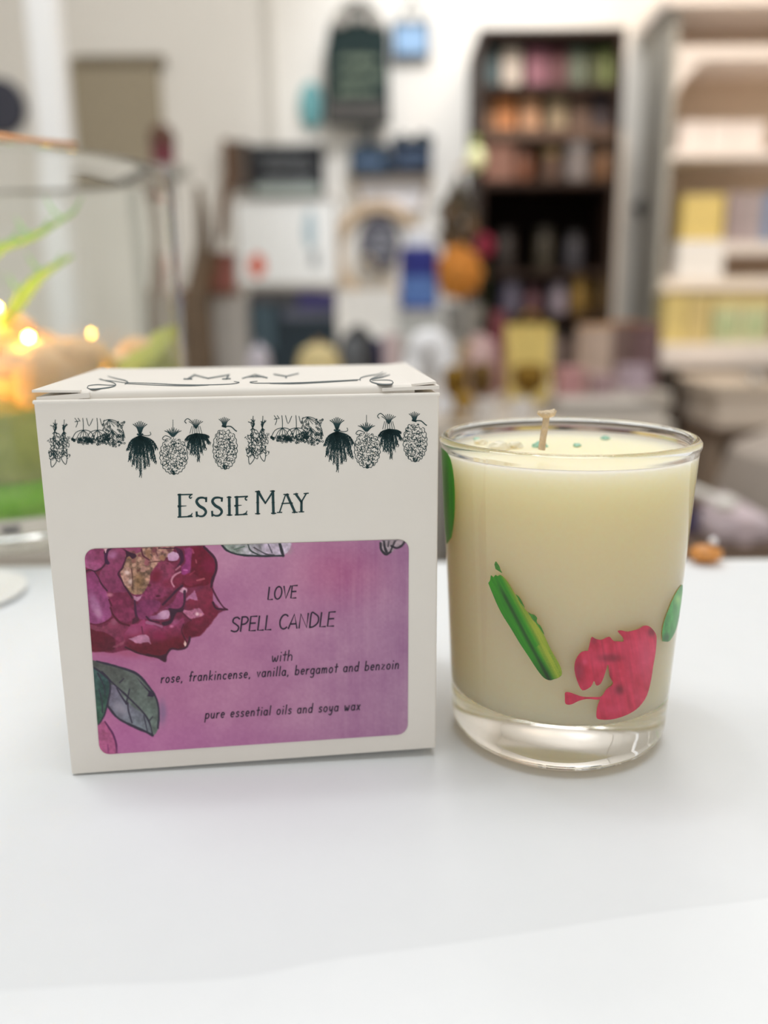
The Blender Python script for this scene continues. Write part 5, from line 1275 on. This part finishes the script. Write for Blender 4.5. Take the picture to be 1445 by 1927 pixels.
for k, (xp, c_, l_) in enumerate(((930, (128, 60, 66), 'dull red tin on the lowest visible bookcase shelf'), (980, (118, 104, 104), 'grey mauve tin on the lowest visible bookcase shelf'), (1040, (124, 110, 104), 'warm grey tin on the lowest visible bookcase shelf'), (1090, (108, 92, 88), 'dusky brown tin on the lowest visible bookcase shelf'), (1140, (92, 74, 70), 'dark brown tin on the lowest visible bookcase shelf'))):
    jar_(l_, xp, 44, 622, 2.55, bz[5], c_, tuple(int(v * .85) for v in c_), group='tins in the bookcase', name='tin', cat='tin')
# pale night light on the sideboard end
nl = P(898, 300, 2.48)
nlt = thing('cream_ornament', (nl.x, 2.465, P(898, 330, 2.48).z), 'pale yellow green ornament clipped to the bookcase side', 'ornament')
MB().blob((nl.x - .004, 2.478, nl.z), (.026, .022, .034), 18).build('globe', M((236, 240, 190), .5, var=.05), nlt, smooth=True)
MB().blob((nl.x - .008, 2.478, nl.z + .042), (.014, .012, .018), 12).build('leaf', M((150, 160, 92), .7, var=.2), nlt, smooth=True)

# ------------------------------------------------------------------ white dresser on the right
HY0, HY1 = 2.55, 2.785
hx0, hx1 = P(1262, 300, HY0).x, 1.66
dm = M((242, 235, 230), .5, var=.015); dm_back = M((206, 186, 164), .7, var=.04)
dr = thing('dresser', ((hx0 + hx1) / 2, 2.6, 0), 'white painted dresser with open shelves at the right wall', 'dresser')
wz1, wz0 = P(1340, 648, 2.42).z, P(1340, 690, 2.42).z
MB().box(hx0 - .03, hx1, 2.42, HY1, wz0, wz1).build('worktop', dm, dr, bevel=.004)
top_z = P(1340, -6, HY0).z
MB().box(hx0 - .018, hx0, HY0, HY1, wz1, top_z).build('side_panel', M((178, 178, 172), .5, var=.02), dr)  # white side darkened to grey, its shade put into the colour
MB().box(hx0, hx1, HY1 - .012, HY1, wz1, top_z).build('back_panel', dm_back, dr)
MB().box(hx0 - .05, hx1, HY0 - .04, HY1, top_z - .030, top_z).build('cornice', dm, dr)
sh = {}
for nm, ya, yb in (('a', 86, 112), ('b', 282, 298), ('c', 456, 478), ('d', 522, 546)):
    zt, zb = P(1340, ya, HY0).z, P(1340, yb, HY0).z
    xa = hx0 if nm != 'c' else P(1367, 460, HY0).x
    MB().box(xa, hx1, HY0, HY1 - .012, zb, zt).build('shelf', dm, dr)
    sh[nm] = zt
xd = P(1367, 460, HY0).x
MB().box(xd - .008, xd, HY0 + .03, HY1 - .012, sh['d'], sh['c']).build('divider', dm, dr)
x0 = hx0; zt = P(1340, 112, HY0).z
MB().prism([(x0, zt), (x0 + .075, zt), (x0 + .05, zt - .022), (x0 + .022, zt - .05), (x0, zt - .09)], HY0 + .004, HY0 + .022).build('bracket', dm, dr)
for xl in (hx0 - .01, hx1 - .06):
    for yl in (2.45, 2.71):
        MB().box(xl, xl + .05, yl, yl + .05, 0, wz0 - .07).build('leg', M((206, 204, 200), .5, var=.02), dr)
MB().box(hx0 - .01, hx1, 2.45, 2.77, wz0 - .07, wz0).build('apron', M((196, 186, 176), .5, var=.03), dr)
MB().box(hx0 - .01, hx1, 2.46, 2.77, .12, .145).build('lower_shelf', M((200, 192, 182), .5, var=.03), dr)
# things on the dresser
def carton(name, label, cat, rect, Y, z, dep, mt, mt2=None, group=None):
    x0, x1, _a, z1 = span(*rect, Y)
    t = thing(name, ((x0 + x1) / 2, Y + dep / 2, z), label, cat, group)
    MB().box(x0, x1, Y, Y + dep, z, z1 - .004).build('body', mt, t, bevel=.002)
    MB().box(x0 - .001, x1 + .001, Y - .001, Y + dep + .001, z1 - .004, z1).build('lid', mt2 or mt, t)
    return t
rnd = random.Random(2)
zb = sh['b']
for k, (a_, b_) in enumerate(((1278, 1328), (1330, 1376), (1378, 1440))):
    carton('white_carton', ('low white carton at the left end of the dresser shelf', 'low white carton in the middle of the dresser shelf', 'low white carton at the right on the dresser shelf')[k], 'box', (a_, 228, b_, 282), 2.58, zb, .12, M((240, 232, 228), .6, var=.02), group='white cartons on the dresser')
carton('white_box', 'bright white box under the yellow box on the dresser', 'box', (1276, 452, 1362, 524), 2.56, sh['d'], .10, M((250, 250, 250), .5, var=.01))
x0, x1, z0, z1 = span(1276, 452, 1362, 524, 2.56)
carton('yellow_box', 'yellow box standing on the bright white box', 'box', (1284, 366, 1362, 452), 2.57, z1, .07, M((228, 206, 130), .6, var=.1), M((236, 220, 156), .6))
for k, (a_, b_, c_, l_) in enumerate(((1370, 1386, (178, 164, 166), 'grey mauve book next to the yellow box'), (1387, 1402, (160, 148, 152), 'darker mauve book, second from the yellow box'), (1403, 1418, (184, 172, 174), 'pale mauve book, third from the yellow box'), (1419, 1434, (170, 160, 166), 'grey lilac book beside the blue book'), (1436, 1458, (132, 152, 184), 'blue book at the right end of the row'))):
    x0, x1, z0, z1 = span(a_, 362 + 3 * (k % 2), b_, 456, 2.58)
    t = thing('book', ((x0 + x1) / 2, 2.63, sh['c']), l_, 'book', 'books on the dresser')
    MB().box(x0, x1, 2.58, 2.70, sh['c'], z1).build('cover', M(c_, .6, var=.06), t)
    MB().box(x0 + .002, x1 - .002, 2.585, 2.702, sh['c'] + .002, z1 + .001).build('pages', M((228, 222, 212), .8), t)
carton('yellow_box', 'left yellow box of the pair on the dresser worktop', 'box', (1248, 552, 1292, 652), 2.47, wz1, .08, M((218, 200, 132), .6, var=.1), M((204, 184, 118), .6), 'yellow boxes on the worktop')
carton('yellow_box', 'right yellow box of the pair, nearer the green parcel', 'box', (1294, 552, 1336, 652), 2.47, wz1, .08, M((208, 190, 132), .6, var=.1), M((192, 178, 116), .6), 'yellow boxes on the worktop')
for k, (a_, b_) in enumerate(((1340, 1392), (1394, 1450))):
    x0, x1, _q, z1 = span(a_, 556, b_, 650, 2.50)
    t = thing('gift_parcel', ((x0 + x1) / 2, 2.53, wz1), ('cream and green wrapped parcel next to the yellow boxes', 'cream and green wrapped parcel at the far right')[k], 'parcel', 'green parcels on the worktop')
    MB().box(x0, x1, 2.50, 2.58, wz1, z1 - .03).build('wrap', M((206, 208, 170), .7, var=.06), t, bevel=.004)
    MB().box(x0 - .001, x1 + .001, 2.499, 2.581, z1 - .03, z1).build('top_fold', M((220, 206, 144), .7, var=.08), t)
    MB().blob(((x0 + x1) / 2, 2.497, wz1 + .05), (.034, .006, .036), 14, .2, k).build('leaf_print', M((180, 196, 154), .7, var=.12), t, smooth=True)
# amber knob bottle and the black hook beside the dresser
hk = P(1206, 392, 2.74); hx_ = hx0 - .018
ht = thing('black_hook', (hx_ - .01, 2.74, hk.z - .02), 'black hook on the shade-grey side of the white dresser', 'hook')
MB().box(hx_ - .004, hx_, 2.715, 2.765, hk.z - .03, hk.z + .03).build('plate', M((40, 40, 38), .4), ht)
MB().tube([(hx_ - .003, 2.74, hk.z), (hk.x, 2.74, hk.z - .004), (hk.x - .016, 2.735, hk.z + .012)], [.019, .020, .015], 10).build('peg', M((30, 30, 28), .5), ht, smooth=True)
# low crates beneath the dresser
cr = thing('wooden_crate', (P(1400, 770, 2.2).x, 2.25, 0), 'pale wooden crate with drawer front in front of the dresser legs', 'crate')
x0, x1, z0, z1 = span(1350, 742, 1470, 806, 2.05)
MB().box(x0, x1, 2.05, 2.38, z0, z1).build('drawer', M((232, 218, 204), .6, var=.04), cr, bevel=.003)
MB().box(x0 - .015, x1 + .015, 2.04, 2.38, z1, z1 + .022).build('top', M((218, 204, 188), .6, var=.06), cr)
MB().box(x0 - .012, x1 + .012, 2.06, 2.38, z0 - .03, z0).build('bottom_rail', M((104, 84, 68), .6, var=.1), cr)
for xl in (x0 - .012, x1 - .03):
    MB().box(xl, xl + .04, 2.07, 2.36, 0, z0 - .03).build('leg', M((150, 132, 116), .6, var=.1), cr)
kb = P(1434, 712, 2.03)
tag(MB().blob((kb.x, 2.07, z1 + .022 + .014), (.014, .014, .0145), 14).build('glass_ball', M((226, 224, 222), .08, .5, var=.02), smooth=True), 'small clear glass ball on top of the pale crate', 'ball')
# grey round pouffe
pc = P(1440, 940, 1.62)
pf = thing('pouffe', (pc.x, 1.36, 0), 'large grey round drum stool at the lower right', 'stool')
zt = P(1420, 848, 1.2).z
MB().lathe(pc.x, 1.36, [(0, 0), (.17, 0), (.19, .03), (.19, zt - .10), (.17, zt - .03), (.11, zt), (0, zt + .004)], 40).build('drum', M((176, 166, 158), .8, var=.06), pf, smooth=True)
MB().lathe(pc.x, 1.36, [(.191, zt - .18), (.196, zt - .17), (.196, zt - .13), (.191, zt - .12)], 40).build('band', M((128, 112, 100), .7, var=.1), pf, smooth=True)

# ------------------------------------------------------------------ low stool with lilac parcel and white rod just behind the counter
ls = thing('low_stool', (P(1380, 1000, .95).x, .95, 0), 'dark brown low stool behind the counter carrying the lilac parcel', 'stool')
zs = P(1380, 1046, .80).z
lx0, lx1 = P(1180, 1000, .85).x, P(1480, 1000, .85).x
MB().box(lx0, lx1, .80, 1.10, zs - .03, zs).build('seat', M((92, 74, 60), .6, var=.15), ls)
for xl in (lx0 + .01, lx1 - .05):
    for yl in (.82, 1.04):
        MB().box(xl, xl + .04, yl, yl + .04, 0, zs - .03).build('leg', M((84, 66, 54), .6, var=.15), ls)
x0, x1, z0, z1 = span(1346, 978, 1460, 1046, .84)
lp_ = thing('lilac_parcel', ((x0 + x1) / 2, .90, zs), 'soft lilac wrapped parcel on the low brown stool', 'parcel')
MB().box(x0, x1, .84, .97, zs, z1).build('wrap', M((204, 190, 198), .7, var=.06), lp_, bevel=.006)
MB().box((x0 + x1) / 2 - .006, (x0 + x1) / 2 + .006, .839, .971, zs, z1 + .001).build('ribbon', M((214, 198, 206), .6), lp_)
x0, x1, z0, z1 = span(1296, 968, 1344, 1046, .86)
nv = thing('navy_tin', ((x0 + x1) / 2, .90, zs), 'small navy and brown tin beside the lilac parcel', 'tin')
MB().lathe((x0 + x1) / 2, .90, [(0, zs), (.013, zs), (.013, zs + .026), (0, zs + .026)], 20).build('body', M((72, 66, 104), .5, var=.15), nv, smooth=True, angle=40)
MB().lathe((x0 + x1) / 2, .90, [(0, zs + .026), (.0135, zs + .026), (.0135, zs + .036), (0, zs + .036)], 20).build('lid', M((112, 92, 80), .5, var=.15), nv, smooth=True, angle=40)
wr_ = thing('white_rod', (P(1345, 950, .86).x, .86, zs), 'white wooden rod with a rounded tip lying across the lilac parcel', 'rod')
MB().tube([P(1262, 908, .98), P(1300, 920, .93), P(1352, 942, .865)], .0052, 10).build('shaft', M((232, 230, 226), .5, var=.03), wr_, smooth=True)
MB().blob(P(1366, 948, .855), (.0125, .010, .0085), 16).build('tip', M((240, 238, 234), .5, var=.03), wr_, smooth=True)

# ------------------------------------------------------------------ things on the display table
slb = board('slate_board', 'dark slate chalkboard leaning on the display table, navy top edge', 'sign', (470, 556, 634, 760), 1.70, M((42, 56, 66), .75, var=.25, scale=12), dep=.02, text=True, rows=4, twc=M((78, 92, 102), .9), tw=.006)
x0, x1, z0, z1 = span(470, 556, 634, 760, 1.70)
slb.location.z = DZ
for c_ in list(slb.children): bpy.data.objects.remove(c_)
MB().box(x0, x1, 1.70, 1.72, DZ, z1).build('panel', M((40, 54, 64), .75, var=.25, scale=12), slb)
slab(MB(), (470, 545, 602, 572), 1.695, .03).build('top_rail', M((80, 80, 84), .7, var=.15), slb)
slab(MB(), (560, 548, 630, 582), 1.693, .025).build('corner_print', M((66, 62, 112), .7, var=.1), slb)
slab(MB(), (472, 574, 516, 656), 1.697, .004).build('side_print', M((74, 94, 106), .7, var=.15), slb)
slab(MB(), (532, 580, 630, 602), 1.697, .004).build('upper_print', M((98, 102, 118), .7, var=.15), slb)
MB().box((x0 + x1) / 2 - .02, (x0 + x1) / 2 + .02, 1.72, 1.80, DZ, DZ + .02).build('prop_foot', charcoal, slb)
def ball(name, label, cat, xpx, ypx, Y, r, mt, cap=None):
    p = P(xpx, ypx, Y)
    zt_ = p.z + r[2]; hz = (zt_ - DZ) / 2
    t = thing(name, (p.x, Y, DZ), label, cat)
    MB().lathe(p.x, Y, [(0, DZ), (r[0] * .8, DZ), (r[0], DZ + hz * .6), (r[0], zt_ - r[2]), (r[0] * .8, zt_ - r[2] * .35), (r[0] * .4, zt_ - r[2] * .05), (0, zt_)], 28).build('body', mt, t, smooth=True)
    MB().lathe(p.x, Y, [(0, zt_ - .001), (r[0] * .18, zt_ - .001), (r[0] * .14, zt_ + .006), (0, zt_ + .008)], 12).build('finial', cap or mt, t, smooth=True)
ball('mauve_jar', 'pale mauve domed jar in front of the slate board', 'jar', 487, 676, 1.45, (.019, .019, .022), M((186, 182, 194), .5, var=.08))
ball('cream_jar', 'cream and gold domed jar in front of the slate board', 'jar', 600, 682, 1.42, (.036, .036, .030), M((206, 190, 140), .5, var=.12), M((150, 114, 60), .5))
# black rucksack-like bag
bgx0, bgx1, bz0, bz1 = span(634, 612, 712, 760, 1.50)
bb = thing('black_bag', ((bgx0 + bgx1) / 2, 1.55, DZ), 'soft black bag with a grey front and a navy side', 'bag')
MB().blob(((bgx0 + bgx1) / 2, 1.55, (DZ + bz1) / 2), ((bgx1 - bgx0) / 2, .05, (bz1 - DZ) / 2 - .0005), 24, .04, 2).build('body', M((50, 50, 52), .8, var=.15), bb, smooth=True)
MB().blob(((bgx0 + bgx1) / 2 - .008, 1.51, (DZ + bz1) / 2 + .004), ((bgx1 - bgx0) / 2 * .62, .022, (bz1 - DZ) / 2 * .62), 20, .04, 2).build('front_pocket', M((92, 96, 102), .7, var=.1), bb, smooth=True)
MB().box(bgx1 - .014, bgx1 + .008, 1.53, 1.57, DZ, DZ + (bz1 - DZ) * .8).build('side_panel', M((46, 46, 92), .7, var=.1), bb, bevel=.004)
# pink card behind
carton('pink_carton', 'slim pale pink carton beside the black bag', 'box', (722, 630, 752, 760), 1.52, DZ, .04, M((204, 186, 190), .7, var=.06))
# white arch ornament
wa = thing('white_arch', (P(806, 690, 1.35).x, 1.35, DZ), 'glossy white arch ornament just behind the box corner', 'ornament')
pts = [P(776, 760, 1.35), P(778, 700, 1.35), P(786, 658, 1.35), P(806, 640, 1.35), P(826, 652, 1.35), P(836, 680, 1.35), P(842, 706, 1.35)]
pe = P(846, 726, 1.35); pts[0].z = DZ; pe.z = DZ; pts.append(pe)
MB().tube(smooth_line([tuple(p) for p in pts], 4), .0185, 14).build('arch', M((240, 243, 250), .35, var=.02), wa, smooth=True)
MB().box(P(768, 740, 1.35).x, P(856, 740, 1.35).x, 1.335, 1.365, DZ, DZ + .004).build('foot_plate', M((232, 234, 240), .4, var=.02), wa)
# brass and gold things
gold = M((188, 152, 78), .32, 1.0, var=.2, scale=30); brass = M((138, 108, 50), .3, 1.0, var=.25, scale=40); gold_p = M((220, 196, 116), .5, 0.0, var=.12, scale=30)
x0, x1, z0, z1 = span(956, 612, 1042, 706, 1.42)
gb = thing('gold_bag', ((x0 + x1) / 2, 1.45, DZ), 'matte gold gift bag on the display table, behind the wick', 'bag')
MB().hexa([(x0 + .004, 1.42, DZ), (x1 - .004, 1.42, DZ), (x1, 1.435, z1), (x0, 1.435, z1)], [(x0 + .004, 1.48, DZ), (x1 - .004, 1.48, DZ), (x1, 1.465, z1), (x0, 1.465, z1)]).build('sack', gold_p, gb)
MB().tube(smooth_line([(x0 + .02, 1.433, z1 - .012), (x0 + .024, 1.433, z1 + .012), ((x0 + x1) / 2, 1.433, z1 + .020), (x1 - .024, 1.433, z1 + .012), (x1 - .02, 1.433, z1 - .012)], 4), .002, 6).build('handle', gold, gb)
def goblet(label, xpx, wpx, ytop, ybase, Y, mt, cat='goblet', name='brass_goblet', group='brass goblets on the display table'):
    p = P(xpx, ytop, Y); r = wpx / 2 * Y / FPX; z1 = p.z; h = z1 - DZ
    t = thing(name, (p.x, Y, DZ), label, cat, group)
    MB().lathe(p.x, Y, [(r * .72, z1), (r, z1 - .006), (r * .98, DZ + h * .58), (r * .6, DZ + h * .44), (r * .2, DZ + h * .38), (0, DZ + h * .40), ], 28).build('cup', mt, t, smooth=True, angle=80)
    MB().lathe(p.x, Y, [(0, DZ + h * .385), (r * .17, DZ + h * .385), (r * .13, DZ + h * .2), (r * .2, DZ + h * .1), (0, DZ + h * .1)], 16).build('stem', mt, t, smooth=True)
    MB().lathe(p.x, Y, [(0, DZ + h * .1), (r * .3, DZ + h * .1), (r * .7, DZ + h * .04), (r * .72, DZ), (0, DZ)], 24).build('foot', mt, t, smooth=True, angle=60)
goblet('wide brass goblet in front of the gold bag', 996, 62, 686, 800, 1.30, brass)
goblet('brass goblet nearest the white box corner', 856, 46, 690, 800, 1.24, brass)
goblet('dark brass goblet between the box and the gold bag', 906, 44, 684, 800, 1.26, M((120, 96, 60), .35, 1.0, var=.3, scale=40))
goblet('small brass goblet low beside the box corner', 874, 36, 738, 806, 1.20, gold)
for k, (xp, yp, c_, l_) in enumerate(((902, 650, (196, 166, 164), 'blush pink crystal lump behind the brass goblets'), (925, 662, (186, 150, 154), 'rose pink crystal lump right of the blush one'), (884, 668, (176, 152, 118), 'golden beige crystal lump behind the brass goblets'))):
    p = P(xp, yp, 1.40)
    hz = (p.z + .02 - DZ) / 2
    tag(MB().blob((p.x, 1.40 + .03 * k, DZ + hz), (.020, .018, hz), 10, .35, k + 3).build('crystal_lump', M(c_, .4, var=.2, scale=50)), l_, 'crystal', 'crystals on the display table')
for k, (xp, l_) in enumerate(((912, 'white tealight cup between the brass goblets'), (982, 'white tealight cup below the gold bag'))):
    p = P(xp, 770, 1.22); 
    t = thing('tealight', (p.x, 1.22, DZ), l_, 'candle', 'tealights on the display table')
    MB().lathe(p.x, 1.22, [(0, DZ), (.015, DZ), (.0165, P(xp, 752, 1.22).z), (.0145, P(xp, 752, 1.22).z), (.0135, DZ + .004), (0, DZ + .004)], 24).build('cup', M((226, 222, 220), .35, var=.04), t, smooth=True, angle=50)
    MB().lathe(p.x, 1.22, [(0, DZ + .0041), (.0133, DZ + .0041), (.0142, P(xp, 756, 1.22).z), (0, P(xp, 756, 1.22).z)], 24).build('wax', M((240, 236, 228), .5), t, smooth=True, angle=50)
# corner stand between display table and dresser
cs0, cs1 = dx1 + .004, P(1250, 720, 1.62).x
cst_ = thing('corner_stand', ((cs0 + cs1) / 2, 1.7, 0), 'narrow pale stand at the right end of the display table', 'stand')
MB().box(cs0, cs1, 1.57, 1.82, DZ - .03, DZ).build('top', pale_m, cst_, bevel=.002)
for x in (cs0 + .004, cs1 - .034):
    for y in (1.58, 1.78):
        MB().box(x, x + .03, y, y + .03, 0, DZ - .03).build('leg', pale_m, cst_)
wbp = P(1262, 700, 2.2)  # added dark upright form where only shadow lies beneath the dresser
bk_ = thing('shadow_filler', (wbp.x, 2.26, 0), 'added tall dark shape filling the shadow left of the dresser leg', 'shadow filler')
MB().lathe(wbp.x, 2.26, [(0, 0), (.030, 0), (.036, .05), (.040, wbp.z - .03), (.038, wbp.z), (.030, wbp.z), (.028, .10), (0, .10)], 28).build('body', M((66, 58, 52), .85, var=.3, scale=120, bump=.6), bk_, smooth=True, angle=40)
MB().tube([(wbp.x + .0385 * math.cos(q), 2.26 + .0385 * math.sin(q), wbp.z) for q in np.linspace(0, 2 * math.pi, 25)], .006, 8).build('rim', M((80, 70, 62), .85, var=.3, scale=120), bk_, smooth=True)
# stacked boxes between bookcase and dresser
for k, (rect, Y, c_, c2, l_) in enumerate((((1100, 612, 1150, 752), 1.50, (196, 176, 162), (206, 166, 128), 'pale pink carton with a tan lid at the table end'), ((1154, 606, 1196, 752), 1.70, (134, 112, 106), (186, 136, 96), 'brown mauve carton with an orange lid'), ((1198, 610, 1240, 752), 1.66, (122, 96, 98), (150, 104, 88), 'plum brown carton at the right table end'))):
    carton('gift_carton', l_, 'box', rect, Y, DZ, .07, M(c_, .7, var=.18, scale=40), M(c2, .7, var=.15), 'gift cartons at the table end')
for k, (rect, Y, c_, l_) in enumerate((((1052, 694, 1100, 750), 1.42, (196, 148, 150), 'coral pink soap packet in front of the gift cartons'), ((1118, 706, 1158, 756), 1.38, (170, 144, 148), 'dusky mauve soap packet beside the coral one'), ((1172, 690, 1222, 748), 1.60, (194, 176, 190), 'lavender soap packet in front of the plum carton'))):
    carton('soap_packet', l_, 'soap', rect, Y, DZ, .05, M(c_, .6, var=.12), None, 'soap packets on the display table')
for k in range(3):
    rect = (1048 + 4 * k, 760 - 8 * k, 1246 - 8 * k, 772 - 8 * k)
    x0, x1, _a, _b = span(*rect, 1.24)
    z = DZ + .007 * k
    t = thing('flat_tray', ((x0 + x1) / 2, 1.32, z), ('lowest grey tray of the flat stack on the display table', 'middle grey tray of the flat stack on the display table', 'topmost grey tray of the flat stack on the display table')[k], 'tray', 'grey trays in a flat stack')
    MB().box(x0, x1, 1.23 + .006 * k, 1.36, z, z + .0045).build('base', M((186, 180, 174), .6, var=.08), t, bevel=.001)
    for a_, b_ in ((x0, x0 + .004), (x1 - .004, x1)):
        MB().box(a_, b_, 1.23 + .006 * k, 1.36, z + .0045, z + .0068).build('rim', M((170, 164, 158), .6, var=.08), t)
# plum red candle behind the gold bag
pr = P(938, 588, 1.62)
t = thing('plum_candle', (pr.x, 1.62, DZ), 'plum red pillar candle behind the gold bag', 'candle')
MB().lathe(pr.x, 1.62, [(0, DZ), (.016, DZ), (.016, pr.z), (.012, pr.z + .002), (0, pr.z)], 20).build('pillar', M((120, 60, 70), .5, var=.1), t, smooth=True, angle=40)
MB().tube([(pr.x, 1.62, pr.z), (pr.x, 1.62, pr.z + .01)], .001, 6).build('wick', M((60, 50, 40), .9), t)
